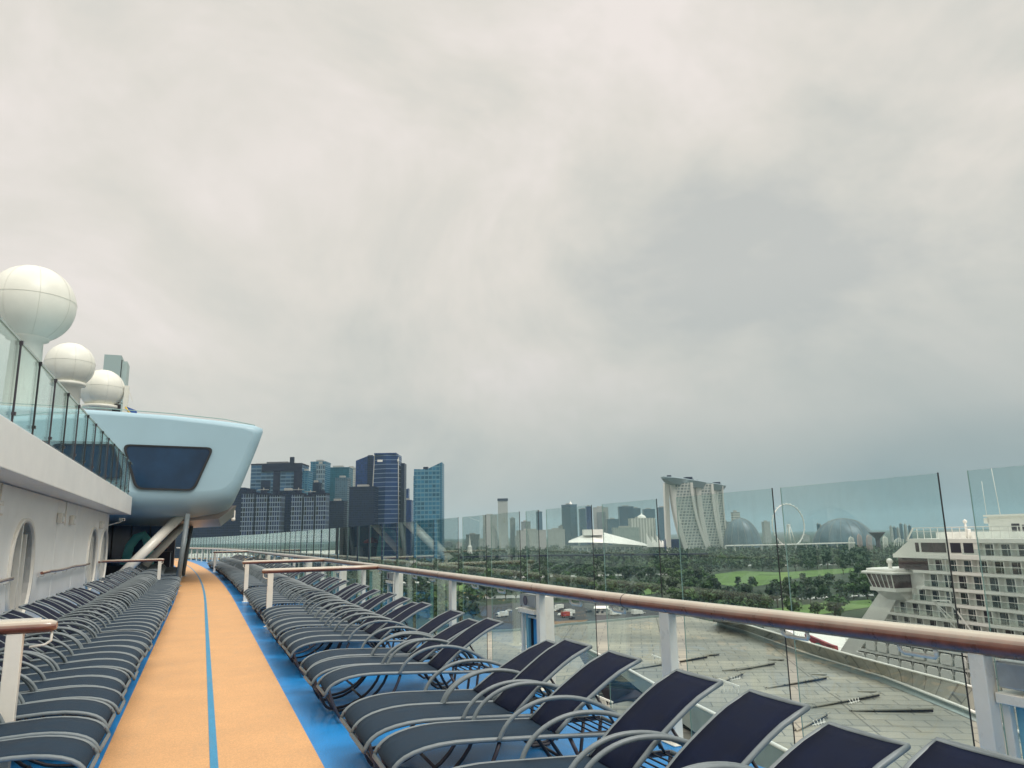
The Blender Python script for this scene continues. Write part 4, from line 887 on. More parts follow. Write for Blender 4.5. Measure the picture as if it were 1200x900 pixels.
# ------------------------------------------------------------------ skyline
RZ = math.atan2(RM[1, 0], RM[0, 0])       # horizontal picture direction as a heading
FA = {}
def fac(key, *a, **k):
    if key not in FA: FA[key] = facade(key, *a, **k)
    return FA[key]
def tower(name, pl, pr, yt, D, m, label, cat='tower', thick=None, yaw=0., roof='flat', group=None, capm=None, slant=0., base=GZ):
    pc = (pl + pr) / 2; yb = 634 - .02 * (pc - 237)
    P0 = dep(pc, yb, D); top = dep(pc, yt, D)[2]; wd = (pr - pl) * D / 867.; th = thick or wd * .8
    wd = max(6, (wd - th * abs(math.sin(yaw))) / max(.4, math.cos(yaw))) if yaw else wd
    t = thing(name, label, cat, (P0[0], P0[1], base), RZ + yaw, group); h = top - base
    b = MB(); w2 = wd / 2
    s2 = slant * D / 867.
    b.hexa([(-w2, 0, 0), (w2, 0, 0), (w2, th, 0), (-w2, th, 0), (-w2, 0, h - s2 if slant > 0 else h), (w2, 0, h + (0 if slant > 0 else s2)), (w2, th, h + (0 if slant > 0 else s2)), (-w2, th, h - s2 if slant > 0 else h)])
    b.build('facade', m, t)
    if roof == 'flat' and not slant:
        c = MB(); c.box(-w2 - .5, w2 + .5, -.5, th + .5, h, h + 2.5); c.build('parapet', capm or m, t)
        c = MB(); c.box(-w2 * .5, w2 * .35, th * .3, th * .7, h + 2.5, h + 7); c.build('plant_room', capm or MT['concrete'], t)
    return t, wd, th, h
dk_pur = fac('dark_purple_glass', (.004, .009, .036), (.008, .017, .050), 4, 3.2, .22, .12, var=.6, rough=.25)
navy = fac('navy_glass', (.010, .040, .15), (.02, .04, .13), 4.2, 3, .2, .1, var=.4, rough=.2)
striped = fac('striped_glass', (.007, .032, .12), (.20, .28, .38), 8.4, 60, .13, .0, var=.3, rough=.2, frough=.5)
blue_l = fac('light_blue_glass', (.02, .11, .20), (.08, .21, .29), 4.0, 6, .3, .2, var=.35, rough=.2)
teal = fac('teal_glass', (.012, .095, .14), (.025, .12, .17), 4.2, 4, .18, .12, var=.2, rough=.25)
resid = fac('residential_pattern', (.008, .016, .05), (.20, .26, .32), 7.0, 3.6, .20, .24, var=1.0, rough=.3, frough=.7, big=.0)
band = fac('banded_offices', (.03, .08, .15), (.12, .20, .27), 6.5, 9, .34, .05, var=.6, rough=.25)
greyf = fac('grey_offices', (.10, .14, .15), (.30, .33, .32), 4, 4, .4, .25, var=.4)
palef = fac('pale_offices', (.22, .26, .26), (.48, .49, .45), 4, 3.5, .45, .4, var=.3)
hazeb = fac('blue_grey_offices', (.06, .12, .17), (.10, .17, .21), 4, 4, .3, .2, var=.3)
# left cluster
tower('office_tower', 205, 283, 573, 1240, dk_pur, 'dark purple glass block seen beneath the pale blue pod', thick=60)
t, wd, th, h = tower('office_tower', 290, 350, 543, 1320, band, 'broad banded office tower with dark frame and a square notch, left of the skyline', thick=50, capm=MT['citydark'])
b = MB(); k = 1320 / 867.; b.box(-20 * k + 5, wd / 2 + 1, -2, 2, h - 12, h + 2); b.box(wd / 2 - 12, wd / 2 + 1.5, -3, 2, 0, h - 12.2); b.box(-4, 8, -1.5, 2, 0, h - 12.2); b.build('dark_frame', MT['citydark'], t)
b = MB(); b.box(-17 * k, -6 * k, -1.8, .5, h - 46, h - 28); b.build('notch', dk_pur, t)
b = MB(); b.box(15.5 * k, 20 * k, 2, 8, h + 2.6, h + 14); b.build('chimney', MT['citydark'], t)
b = MB(); b.tube([(-25 * k, 5, h + 2.6), (-25 * k, 5, h + 4), (22 * k, 5, h + 4)], .35, 4); b.build('roof_rail', MT['concrete'], t)
tower('office_tower', 349, 359, 552, 1330, blue_l, 'thin blue sliver of a tower right of the dark framed tower', thick=30)
for pl, pr, yt, lb in ((280.5, 295.5, 578, 'first'), (297.5, 311, 579, 'second'), (313, 327, 580, 'third'), (339.5, 352.5, 579, 'fourth'), (354.5, 366.5, 581.5, 'fifth'), (368.5, 380.5, 579, 'sixth')):
    t, wd, th, h = tower('residential_tower', pl, pr, yt, 1120, resid, f'{lb} slab from the left of six grey patterned residential slabs', 'residential tower', thick=22, group='grey patterned residential slabs', capm=MT['citydark'])
    if lb in ('second', 'fifth', 'fourth'):
        b = MB(); b.bar((0, 8, h + 2.5), (0, 8, h + 11), 1.1); b.bar((-9, 8, h + 8), (8, 8, h + 8), .8); b.build('roof_crane', MT['concrete'], t)
tower('office_tower', 324, 342, 576, 1180, dk_pur, 'dark purple gap tower between the two groups of patterned slabs', thick=30)
tower('office_tower', 361, 379, 540.5, 1420, blue_l, 'mid blue tower with a lattice panel behind the patterned slabs', thick=40)
t, wd, th, h = tower('office_tower', 368, 377, 543.5, 1410, fac('lattice', (.05, .10, .15), (.22, .30, .34), 9, 4, .3, .3, var=.8), 'narrow lattice fronted slab on the mid blue tower', thick=10)
tower('office_tower', 362, 372, 566, 1390, dk_pur, 'small dark block just below the lattice fronted slab', thick=20)
tower('office_tower', 379, 407, 547.5, 1500, teal, 'flat topped teal glass tower left of the tallest towers', thick=40)
tower('office_tower', 391, 405.5, 560, 1440, hazeb, 'darker blue tower standing before the teal glass tower', thick=30)
tower('office_tower', 384, 402, 588, 1400, dk_pur, 'low dark block with a pale line before the teal tower', thick=30)
tower('office_tower', 402.5, 415, 548, 1620, palef, 'thin cream coloured tower between teal tower and navy towers', thick=30)
tower('office_tower', 408, 438, 571, 1330, dk_pur, 'dark purple slab standing before the navy towers', thick=40)
P0 = dep(425, 630, 1450); t = thing('office_tower', 'navy tower with a slanted roofline left of the tallest tower', 'tower', (P0[0], P0[1], GZ), RZ); k = 1450 / 867.; h = dep(425, 533, 1450)[2] - GZ
b = MB(); b.add([(-10 * k, 0, 0), (4 * k, -6, 0), (12 * k, 0, 0), (12 * k, 40, 0), (-10 * k, 40, 0), (-10 * k, 0, h - 8), (4 * k, -6, h), (12 * k, 0, h + 1), (12 * k, 40, h + 1), (-10 * k, 40, h - 8)], [(0, 1, 6, 5), (1, 2, 7, 6), (2, 3, 8, 7), (3, 4, 9, 8), (4, 0, 5, 9), (5, 6, 7, 8, 9)]); b.build('facade', navy, t)
b = MB(); b.box(5 * k, 11 * k, -7, -3, 0, h + 2); b.build('dark_pier', dk_pur, t)
P0 = dep(453, 630, 1380); t = thing('office_tower', 'tallest navy tower with thin white floor lines and stepped roof', 'tower', (P0[0], P0[1], GZ), RZ); k = 1380 / 867.; h = dep(450, 531, 1380)[2] - GZ
b = MB()
bot = [(-20.5, 0), (-2, -14), (15.5, -6), (17, 30), (-18, 30)]; top = [(-15.5, 0), (-1, -9), (13, -4), (14, 30), (-14, 30)]
b.loft([[(x * k, y, 0) for x, y in bot], [(x * k, y, h) for x, y in top]], False); b.build('facade', striped, t)
b = MB(); b.box(-15.5 * k, 11 * k, -8, 25, h + .1, h + 3); b.build('crown', navy, t)
b = MB(); b.box(15.5 * k, 20 * k, 2, 30, 0, h - 16); b.build('side_fin', dk_pur, t)
b = MB(); b.tube([(-20.6 * k, -.6, 0), (-15.6 * k, -.6, h)], .8, 4); b.tube([(15.3 * k, -7, 0), (13.2 * k, -5, h - 6)], .8, 4); b.build('corner_trim', MT['concrete'], t)
b = MB(); b.box(-11 * k, -5 * k, -11, -9.6, h - 14, h - 10); b.box(12.2 * k, 14 * k, -5.6, -4.4, h - 13, h - 9); b.build('pale_sign_panel', MT['shipwhite'], t)
tower('office_tower', 472, 481.5, 587, 1500, navy, 'low navy tower right behind the tallest tower', thick=30)
t, wd, th, h = tower('office_tower', 471, 478, 571.5, 1520, navy, 'slim navy tower with a slanted top beside the tallest tower', thick=20, slant=3)
P0 = dep(501.5, 629, 1350); t = thing('office_tower', 'light blue gridded tower with a V shaped roof, right end of the cluster', 'tower', (P0[0], P0[1], GZ), RZ); k = 1350 / 867.; zz_ = lambda py: dep(501, py, 1350)[2] - GZ
b = MB(); pr_ = [(-17, 548), (-6.5, 549), (-6, 545.5), (0, 545.5), (16.5, 540)]
xs_ = [(-17, 0), (16.5, 0)]
b.add([(-17 * k, 0, 0), (16.5 * k, 0, 0), (16.5 * k, 45, 0), (-17 * k, 45, 0), (-17 * k, 0, zz_(548)), (-2 * k, 0, zz_(548.5)), (16.5 * k, 0, zz_(540)), (16.5 * k, 45, zz_(540)), (-2 * k, 45, zz_(548.5)), (-17 * k, 45, zz_(548))],
      [(0, 1, 6, 5, 4), (1, 2, 7, 6), (2, 3, 9, 8, 7), (3, 0, 4, 9), (4, 5, 8, 9), (5, 6, 7, 8)]); b.build('facade', fac('pale_blue_grid', (.025, .13, .22), (.12, .26, .34), 8, 7, .3, .16, var=.5, rough=.2), t)
b = MB(); b.box(-17.4 * k, -15.2 * k, -.6, 40, 0, zz_(556)); b.box(14.6 * k, 16.8 * k, -.6, 40, 0, zz_(541)); b.build('edge_fin', blue_l, t)
b = MB(); b.box(-6.5 * k, -1 * k, 8, 20, zz_(548.5), zz_(545)); b.build('plant_room', MT['citydark'], t)
# centre skyline
t, wd, th, h = tower('hotel_tower', 584, 595.5, 586, 3000, palef, 'slender pale cylindrical hotel tower with a dark cap above the glass', 'hotel', thick=38)
b = MB(); b.box(-wd / 2 - 1.5, wd / 2 + 1.5, -2, th, h - 2, h + 8); b.build('dark_cap', MT['citydark'], t)
tower('office_tower', 566, 583, 604, 3000, palef, 'pale block left of the slender capped hotel tower', thick=40)
tower('office_tower', 629, 636, 600, 2900, hazeb, 'slim blue tower behind a windscreen joint near the middle', thick=30)
t, _, _, h = tower('office_tower', 664.5, 682, 591.5, 2700, hazeb, 'blue grey twin faced tower with a small white roof mast, in the middle distance', thick=60, yaw=.5)
b = MB(); b.lathe([(6, 0), (5, 6), (1, 9), (.4, 16)], (0, 20, h + 2.5), 12); b.build('white_dome', MT['shipwhite'], t)
tower('office_tower', 680, 690, 597, 2800, hazeb, 'slate blue tower adjoining the twin faced tower', thick=40)
tower('office_tower', 688, 694.5, 594, 2650, navy, 'narrow navy slab beside a dark windscreen joint', thick=30)
t, wd, th, h = tower('office_tower', 697, 714, 595, 2850, palef, 'pale portal shaped tower with a grey glass centre', thick=30)
b = MB(); b.box(-wd * .3, wd * .3, -2, 0, 10, h - 16); b.build('glass_centre', greyf, t)
tower('office_tower', 713, 726, 609, 2700, hazeb, 'short slate block right of the portal shaped tower', thick=40)
tower('office_tower', 727, 744, 594, 2800, fac('slate', (.05, .10, .15), (.07, .12, .16), 4, 4, .2, .2, var=.2), 'flat topped dark slate tower left of the white ribbed hotel', thick=40)
tower('office_tower', 743, 752, 596, 3000, hazeb, 'faint grey tower behind the flat topped slate tower', thick=30)
t, wd, th, h = tower('hotel_block', 739.5, 768.5, 608, 2300, fac('white_ribs', (.38, .40, .36), (.68, .67, .61), 60, 9, .0, .55, var=.2), 'white ribbed hotel block with a small domed top', 'hotel', thick=50)
b = MB(); b.lathe([(14, 0), (14, 4), (10, 8), (2, 12), (.4, 18)], (0, 20, h + 2.5), 16); b.build('dome_top', MT['shipwhite'], t)
tower('office_block', 719, 749, 619, 2200, fac('pale_green', (.30, .36, .33), (.40, .45, .41), 4, 6, .2, .2, var=.2), 'low pale green box before the white ribbed hotel', thick=40)
tower('office_tower', 756, 769, 597, 3100, hazeb, 'pale slate tower behind the white ribbed hotel', thick=40)
tower('office_tower', 773.5, 784, 595, 2700, hazeb, 'tall slate tower just left of the three curved towers', thick=40)
t, wd, th, h = tower('apartment_tower', 860, 868.5, 601, 1900, fac('white_balcony', (.30, .34, .33), (.60, .61, .56), 6, 40, .5, .0, var=.3), 'thin white apartment tower with balconies before the bluish dome', thick=14)
for i, (a, c, yt) in enumerate(((605, 640, 622), (546, 562, 627), (642, 662, 621), (611, 622, 612), (655, 664, 617), (598, 604, 608), (896, 903, 612), (848, 856, 612), (940, 948, 628))):
    tower('office_block', a, c, yt, 2500 + 60 * i, (palef, greyf)[i % 2], ['low pale slab behind the middle windscreen joints', 'low pale block at the left edge of the middle skyline', 'pale stepped block left of the twin faced tower', 'small grey slab right of the capped hotel tower', 'pale short tower left of the twin faced tower', 'short grey block just right of the capped hotel tower', 'grey sliver tower left of the ferris wheel', 'grey tower right behind the three curved towers', 'tiny pale block right of the ferris wheel'][i], 'office block', thick=30)
# white fan roofed theatre and sails
P0 = dep(700, 640, 1900); k = 1900 / 867.
t = thing('exhibition_hall', 'long white sloping roof hall in front of the middle skyline', 'hall', (P0[0], P0[1], GZ), RZ)
zt = lambda py, px=710, D=1900: dep(px, py, D)[2] - GZ
b = MB(); b.add([(-34 * k, 0, zt(635)), (-2 * k, -8, zt(635.5)), (20 * k, -8, zt(637)), (62 * k, 0, zt(641)), (62 * k, 90, zt(638)), (14 * k, 90, zt(624)), (0, 90, zt(622)), (-30 * k, 90, zt(633))], [(0, 1, 6, 7), (1, 2, 5, 6), (2, 3, 4, 5), (0, 7, 6, 5, 4, 3, 2, 1)]); b.build('roof', MT['shipwhite'], t)
b = MB(); b.box(-28 * k, 50 * k, 3, 80, 0, zt(639)); b.build('wall', facade('hall_wall', (.16, .22, .22), (.46, .50, .46), 14, 12, .35, .3, var=.3), t)
b = MB(); b.box(-14 * k, 10 * k, 30, 70, zt(627), zt(620)); b.build('clerestory', MT['shipwhite'], t)
P0 = dep(770, 640, 1850); t = thing('sail_roof_hall', 'cluster of small white sail roofs left of the three curved towers', 'hall', (P0[0], P0[1], GZ), RZ); k = 1850 / 867.
for i, (a, c, yt) in enumerate(((-12, -4, 624), (-6, 3, 628), (0, 8, 627), (6, 14, 633))):
    b = MB(); z1 = zt(yt, 770, 1850); z0 = zt(641, 770, 1850)
    b.add([(a * k, 0, z0), (c * k, -10, z0), ((a * .8 + c * .2) * k, 20, z1), (c * k, 40, z0 + 2)], [(0, 1, 2), (1, 3, 2), (0, 2, 3), (0, 3, 1)]); b.build('sail', MT['shipwhite'], t)
b = MB(); b.box(-14 * k, 12 * k, 5, 35, 0, zt(641, 770, 1850)); b.build('base', palef, t)
# three curved towers with the ship shaped roof deck
mbs = thing('triple_tower_hotel', 'three curved white hotel towers joined by a long ship shaped roof deck', 'hotel', tuple(dep(812, 640, 1850)[:2]) + (GZ,), RZ)
O3 = Vector(mbs.location); inv = Matrix.Rotation(-RZ, 3, 'Z')
def m3(px, py, D): return inv @ (Vector(dep(px, py, D)) - O3)
grid = facade('hotel_grid', (.30, .35, .35), (.70, .71, .66), 7.0, 8.0, .34, .30, var=.45, rough=.3)
for (D, ptop, pbot, ytop, ybot, lw, leg) in ((1800, (791, 808.5), (808, 829), 565.5, 647, 5.2, True), (1930, (821, 833), (834, 846), 567, 646, 4.6, True), (2050, (840.5, 846), (849, 853), 569, 644, 2.2, False)):
    nL = 14; L_, R2_ = [], []
    for j in range(nL + 1):
        t = j / nL; c2 = (1 - t) ** 1.9
        py = ybot + (ytop - ybot) * t
        l = ptop[0] + (pbot[0] - ptop[0]) * (c2 * .8 + (1 - t) * .2); r = ptop[1] + (pbot[1] - ptop[1]) * (c2 * .8 + (1 - t) * .2)
        L_.append(m3(l, py, D)); R2_.append(m3(r, py, D))
    L_[0].z = R2_[0].z = 0
    def slab(A, B, y0, y1):
        b = MB(); b.loft([[(a.x, a.y + y0, a.z), (c.x, c.y + y0, c.z), (c.x, c.y + y1, c.z), (a.x, a.y + y1, a.z)] for a, c in zip(A, B)], False); return b
    slab(L_, R2_, 0, 22).build('grid_facade', grid, mbs)
    wv = lw * D / 867.
    slab([a + Vector((-wv, 0, 0)) for a in L_], L_, -3, 24).build('white_edge', MT['shipwhite'], mbs)
    slab(R2_, [a + Vector((wv * .6, 0, 0)) for a in R2_], -3, 24).build('white_edge', MT['shipwhite'], mbs)
    if leg:
        A = []; 
        for j in range(nL + 1):
            t = j / nL; py = ybot + (ytop - ybot) * t; px_ = (ptop[0] - lw - 1.2) - 5 + (3.0 if D < 1900 else 7) * (1 - t) ** 1.3
            A.append(m3(px_, py, D + 8))
        A[0].z = 0; slab([a + Vector((-1.4, 0, 0)) for a in A], [a + Vector((wv * .85, 0, 0)) for a in A], 0, 20).build('splayed_leg', MT['shipwhite'], mbs)
        b = MB(); pa = m3(ptop[0] - 5, 632, D + 20); b.box(pa.x - 14, pa.x + 20, pa.y, pa.y + 20, 0, pa.z); b.build('atrium_glass', navy, mbs)
b = MB(); rings = []
A, B = m3(777.5, 561, 1740), m3(848, 571.5, 2110)
dr = (B - A); 
for j in range(25):
    t = .5 - .5 * math.cos(PI * j / 24); c = A + dr * t; wdt = 20 * max(0, 1 - abs(2 * t - 1) ** 5) ** .5 + 1.5; pr3 = Vector((-dr.y, dr.x, 0)).normalized()
    hb_ = 8.0 * (1 - abs(2 * t - 1) ** 8) + 2.0
    rings.append([c - pr3 * wdt + Vector((0, 0, 3)), c - pr3 * wdt * .55 + Vector((0, 0, 3 - hb_ * 1.4)), c + pr3 * wdt * .55 + Vector((0, 0, 3 - hb_ * 1.4)), c + pr3 * wdt + Vector((0, 0, 3)), c + pr3 * wdt * .9 + Vector((0, 0, 5)), c - pr3 * wdt * .9 + Vector((0, 0, 5))])
b.loft(rings, False); b.build('roof_deck', mat('blue_grey_hull', (.22, .30, .33), .4), mbs)
b = MB()
for t, s in ((.08, 5), (.3, 4), (.34, 7), (.38, 9), (.42, 5), (.5, 4), (.83, 6), (.88, 8), (.93, 4)):
    c = A + dr * t; b.box(c.x - s * .9, c.x + s * .9, c.y - 5, c.y + 5, c.z + 4.9, c.z + 5 + s)
b.build('deck_pavilion', MT['citydark'], mbs)
# wheel
P0 = dep(924, 615.5, 2500); k = 2500 / 867.
t = thing('ferris_ride', 'giant white observation wheel on the horizon left of the big dome', 'ferris wheel', (P0[0], P0[1], GZ), RZ + .42); hc = P0[2] - GZ; Rw = 24.3 * k
b = MB(); b.tube([(Rw * math.cos(q), 0, hc + Rw * math.sin(q)) for q in np.linspace(0, 2 * PI, 65)[:-1]], 2.0, 6, True); b.build('rim', MT['shipwhite'], t)
b = MB()
for q in np.linspace(0, 2 * PI, 29)[:-1]: b.tube([(0, 0, hc), (Rw * math.cos(q), 0, hc + Rw * math.sin(q))], .16, 4)
b.build('spokes', MT['concrete'], t)
for q in np.linspace(0, 2 * PI, 29)[:-1]:
    b = MB(); b.lathe([(.1, -2), (1.7, -1.4), (2, 0), (1.7, 1.4), (.1, 2)], ((Rw + 3) * math.cos(q), 0, hc + (Rw + 3) * math.sin(q)), 8); b.build('capsule', MT['shiprec'], t)
b = MB()
for s in (-1, 1): b.tube([(s * 10, -14, 0), (s * 1.5, -3, hc + 2)], 1.5, 6); b.tube([(s * 10, 14, 0), (s * 1.5, 3, hc + 2)], 1.5, 6)
b.tube([(0, -6, hc), (0, 6, hc)], 3, 10); b.build('support_leg', MT['shipwhite'], t)
# conservatory domes
def glassdome(px, pr_, D, ht, lb, lean=0):
    P0 = dep(px, 640, D); k = D / 867.; h = dep(px, ht, D)[2] - GZ
    t = thing('conservatory_dome', lb, 'dome', (P0[0], P0[1], GZ), RZ)
    b = MB(); rings = []
    for j in range(11):
        q = PI / 2 * j / 10; rings.append([((pr_ * k) * math.cos(q) * math.cos(a) + lean * k * math.sin(q), (pr_ * k) * .7 * math.cos(q) * math.sin(a), h * math.sin(q) ** .9) for a in np.linspace(0, 2 * PI, 41)[:-1]])
    b.loft(rings, True); b.build('glass_shell', mat('dome_glass', (.11, .17, .20), .35, var=.3, scale=.03), t)
    b = MB()
    for a in np.linspace(0, PI, 9): b.tube([((pr_ * k) * 1.01 * math.cos(q) * math.cos(a) + lean * k * math.sin(q), -(pr_ * k) * .71 * math.cos(q) * math.sin(a), h * 1.01 * math.sin(q) ** .9) for q in np.linspace(0, PI / 2, 12)], .35, 4)
    b.build('rib', MT['concrete'], t); return t
glassdome(871, 23, 1750, 607, 'bluish glass dome right of the three curved towers', -2)
glassdome(990, 37, 1750, 607.5, 'wide bluish glass dome between the wheel and the moored ship', 0)
P0 = dep(1029.5, 640, 1500); k = 1500 / 867.; h = dep(1029, 624, 1500)[2] - GZ
t = thing('supertree', 'dark trumpet shaped steel tree with a flat flared top beside the wide dome', 'supertree', (P0[0], P0[1], GZ), RZ)
b = MB(); b.lathe([(5, 0), (4, h * .5), (5, h * .72), (9, h * .86), (14, h * .95), (14.5, h), (9, h + .5), (.5, h - 1)], n=20); b.build('trunk', mat('maroon_steel', (.05, .035, .045), .6), t)
b = MB()
for a in np.linspace(0, 2 * PI, 17)[:-1]: b.bar((5 * math.cos(a), 5 * math.sin(a), h * .72), (15.5 * math.cos(a), 15.5 * math.sin(a), h * 1.02), .6)
b.build('branches', MT['citydark'], t)
P0 = dep(1015, 640, 1550); k = 1550 / 867.
t = thing('ribbed_conservatory', 'cream and pink ribbed shell roofs around the dark steel tree', 'conservatory', (P0[0], P0[1], GZ), RZ)
for i, (x, w_, yt) in enumerate(((-16, 9, 628), (-6, 8, 625), (5, 9, 626), (24, 8, 628), (40, 16, 631), (58, 14, 633))):
    b = MB(); h = dep(1015, yt, 1550)[2] - GZ
    for a in np.linspace(-.9, .9, 7): b.tube([(x * k + w_ * k * .5 * math.sin(a) * (1 - q * .3) + w_ * k * .3 * (q - .5), 10 * math.cos(a) * q, h * math.sin(q * PI * .62) / math.sin(PI * .5) * (1 - .15 * abs(a))) for q in np.linspace(0, 1, 9)], .5, 4)
    b.build('shell_rib', (MT['dome'], mat('pink_roof', (.55, .40, .34), .6))[i in (1, 2)], t)
far_lb = 'thin faint tower on the far horizon by the moored ship'
for i, px_ in enumerate((959, 961.5, 966, 1044, 1048, 1052, 1056, 1061, 1066)): tower('far_tower', px_, px_ + 1.8, 615 + (i * 7 % 6), 2600, (hazeb, palef)[i % 2], far_lb, thick=12, group='faint towers by the moored ship')
# viaducts
def ribbon(name, label, pts, D, w_, zt_, m):
    P = [Vector(dep(px, py, d)) for (px, py), d in zip(pts, D)]; o = P[0]
    t = thing(name, label, 'viaduct', (o.x, o.y, GZ)); b = MB()
    for a, c in zip(P, P[1:]): b.bar((a.x - o.x, a.y - o.y, zt_), (c.x - o.x, c.y - o.y, zt_), w_, 2.4)
    b.build('deck', m, t); b = MB()
    for a, c in zip(P, P[1:]):
        for s in np.linspace(0, .9, 7): q = a.lerp(c, s) - o; b.bar((q.x, q.y, 0), (q.x, q.y, zt_ - 1.2), 3.)
    b.build('pier', m, t)
ribbon('road_viaduct', 'long dark road viaduct across the middle of the trees', [(540, 648), (640, 650), (740, 654), (830, 657)], (1250, 1230, 1180, 1150), 16, 15, MT['citydark'])
ribbon('bridge_viaduct', 'thin white bridge line below the observation wheel', [(850, 637), (920, 638), (1000, 636)], (1650, 1650, 1700), 12, 17, MT['shipwhite'])
# pale low buildings left of centre
for i, (px_, pr_, yt, yb) in enumerate(((476, 492, 662, 668), (545, 556, 634, 640), (556, 566, 632, 640), (520, 530, 636, 641), (534, 541, 637, 642), (566, 576, 634, 641), (598, 612, 630, 640), (620, 640, 633, 641), (642, 658, 630, 640), (690, 700, 640, 646))):
    D = 49.7 / (yb - (634 - .02 * (px_ - 237))) * 850; t, wd, th, h = tower('low_block', px_, pr_, yt, D, (palef, greyf)[i % 2], 'small pale low block among the trees behind the windscreen', 'building', thick=12, group='small pale blocks among the trees')
P0 = dep(550.5, 640, 1900); t = thing('church_spire', 'tiny white pointed church spire on the middle horizon', 'spire', (P0[0], P0[1], GZ)); b = MB(); b.lathe([(7, 0), (6, 22), (3, 26), (.3, 52)], n=8, smooth=False); b.build('steeple', MT['shipwhite'], t)

# ------------------------------------------------------------------ sheds and vehicles behind the terminal
def shed(px, pr, py, h, m, lb):
    a = onz(px, py, GZ); c = onz(pr, py, GZ); w_ = math.hypot(c[0] - a[0], c[1] - a[1]); t = thing('shed', lb, 'shed', (a[0], a[1], GZ), math.atan2(c[1] - a[1], c[0] - a[0]))
    b = MB(); b.box(0, w_, 0, 9, 0, h); b.build('wall', m, t); b = MB(); b.add([(-.5, -.5, h), (w_ + .5, -.5, h), (w_ + .5, 9.5, h), (-.5, 9.5, h), (-.5, 4.5, h + 1.2), (w_ + .5, 4.5, h + 1.2)], [(0, 1, 5, 4), (3, 4, 5, 2), (0, 4, 3), (1, 2, 5), (0, 3, 2, 1)]); b.build('roof', MT['shipwhite'], t)
    b = MB(); [b.box(x, x + 1.5, -.05, -.01, 1.2, 2.6) for x in np.arange(1, w_ - 2, 3)]; b.build('windows', MT['shipwin'], t)
shed(697, 712, 721, 4, palef, 'white site shed behind the roof edge, left one')
shed(726, 742, 717.5, 4.5, palef, 'white site shed behind the roof edge, right one')
shed(470, 500, 691, 6, greyf, 'long grey shed among trees left of the locker posts')
def truck(lb, colm, long):
    t = thing('parked_truck' if long else 'parked_car', lb, 'truck' if long else 'car'); L2 = 7.5 if long else 4.3
    b = MB()
    if long: b.box(0, 5.3, -1.2, 1.2, .9, 3.3)
    else: b.loft([[(0, s * .85, .35), (4.3, s * .85, .35), (4.3, s * .85, .85), (3.2, s * .82, .95), (2.6, s * .7, 1.42), (1.0, s * .7, 1.45), (.2, s * .82, .95), (0, s * .85, .8)] for s in (-1, 1)], False)
    b.build('cargo_box' if long else 'body', colm, t)
    if long: b = MB(); b.box(5.5, 7.5, -1.1, 1.1, .6, 2.6); b.build('cab', MT['shipwhite'], t); b = MB(); b.box(7.0, 7.55, -1.0, 1.0, 1.6, 2.4); b.build('windscreen', MT['shipwin'], t)
    else: b = MB(); b.box(.8, 3.0, -.80, .80, 1.0, 1.3); b.build('window', MT['shipwin'], t)
    for x in (.9, L2 - 1.0):
        for s in (-1, 1): b = MB(); b.tube([(x, s * .75, .38), (x, s * .95, .38)], .38, 12); b.build('wheel', MT['black'], t)
    return t
pw = truck('white lorry parked behind the terminal roof', MT['shipwhite'], True); prr = truck('red lorry parked beside white sheds behind the terminal roof', MT['red'], True)
pc = truck('white car parked in the lot behind the terminal roof', MT['shipwhite'], False); pd = truck('dark car parked in the lot behind the terminal roof', MT['shipdark'], False)
def setp(o, px, py, a): p = onz(px, py, GZ + .2); o.location = (p[0], p[1], GZ + .2); o.rotation_euler = (0, 0, a)
setp(pw, 716, 722, .2); setp(prr, 659, 724, .3); setp(pc, 640, 721, .2); setp(pd, 668, 726, .5)
for o in (pw, pc, pd): o['group'] = {'parked_truck': 'lorries behind the terminal', 'parked_car': 'cars behind the terminal'}[o.name.split('.')[0]]
for i in range(26):
    px_, py_ = random.uniform(575, 790), random.uniform(712, 724) ; src = random.choice([pc, pc, pd, pw] if i % 4 else [pc]); p = onz(px_, py_, GZ + .2)
    dup(src, (p[0], p[1], GZ + .2), random.choice([.2, 1.77, .25, 3.3]))
for i in range(9):
    px_ = random.uniform(945, 1018); p = onz(px_, 702.7 - (px_ - 945) * .055, GZ + .3); dup(pc if i % 3 else pd, (p[0], p[1], GZ + .31), .5, ('white' if i % 3 else 'dark') + ' car on the pale road below the second lawn', 'cars on the road by the lawn')

# ------------------------------------------------------------------ trees
def crown_mesh(R=6., H=9., n=330, seed=0, nl=7):
    r = np.random.default_rng(seed); lobes = []
    for k in range(nl):
        a = r.uniform(0, 2 * PI); d = r.uniform(.15, .62) * R; lobes.append((d * math.cos(a), d * math.sin(a), r.uniform(.25, .8) * H, r.uniform(.34, .55) * R))
    lobes.append((0, 0, .7 * H, .5 * R)); b = MB()
    for i in range(n):
        lx, ly, lz, lr = lobes[r.integers(len(lobes))]; v = r.normal(size=3); v /= np.linalg.norm(v); rad = lr * r.uniform(.55, 1.06)
        c = Vector((lx + v[0] * rad, ly + v[1] * rad, lz + v[2] * rad * .75)); nn_ = (Vector(v) + Vector(r.normal(size=3) * .55)).normalized(); a = nn_.orthogonal().normalized(); e = nn_.cross(a); s = R * r.uniform(.085, .19)
        t = r.uniform(0, PI); a, e = a * math.cos(t) + e * math.sin(t), e * math.cos(t) - a * math.sin(t)
        b.add([c - a * s - e * s * .6, c + a * s - e * s * .7, c + a * s * .8 + e * s * .7, c - a * s * .7 + e * s * .8], [(0, 1, 2, 3)])
    return b
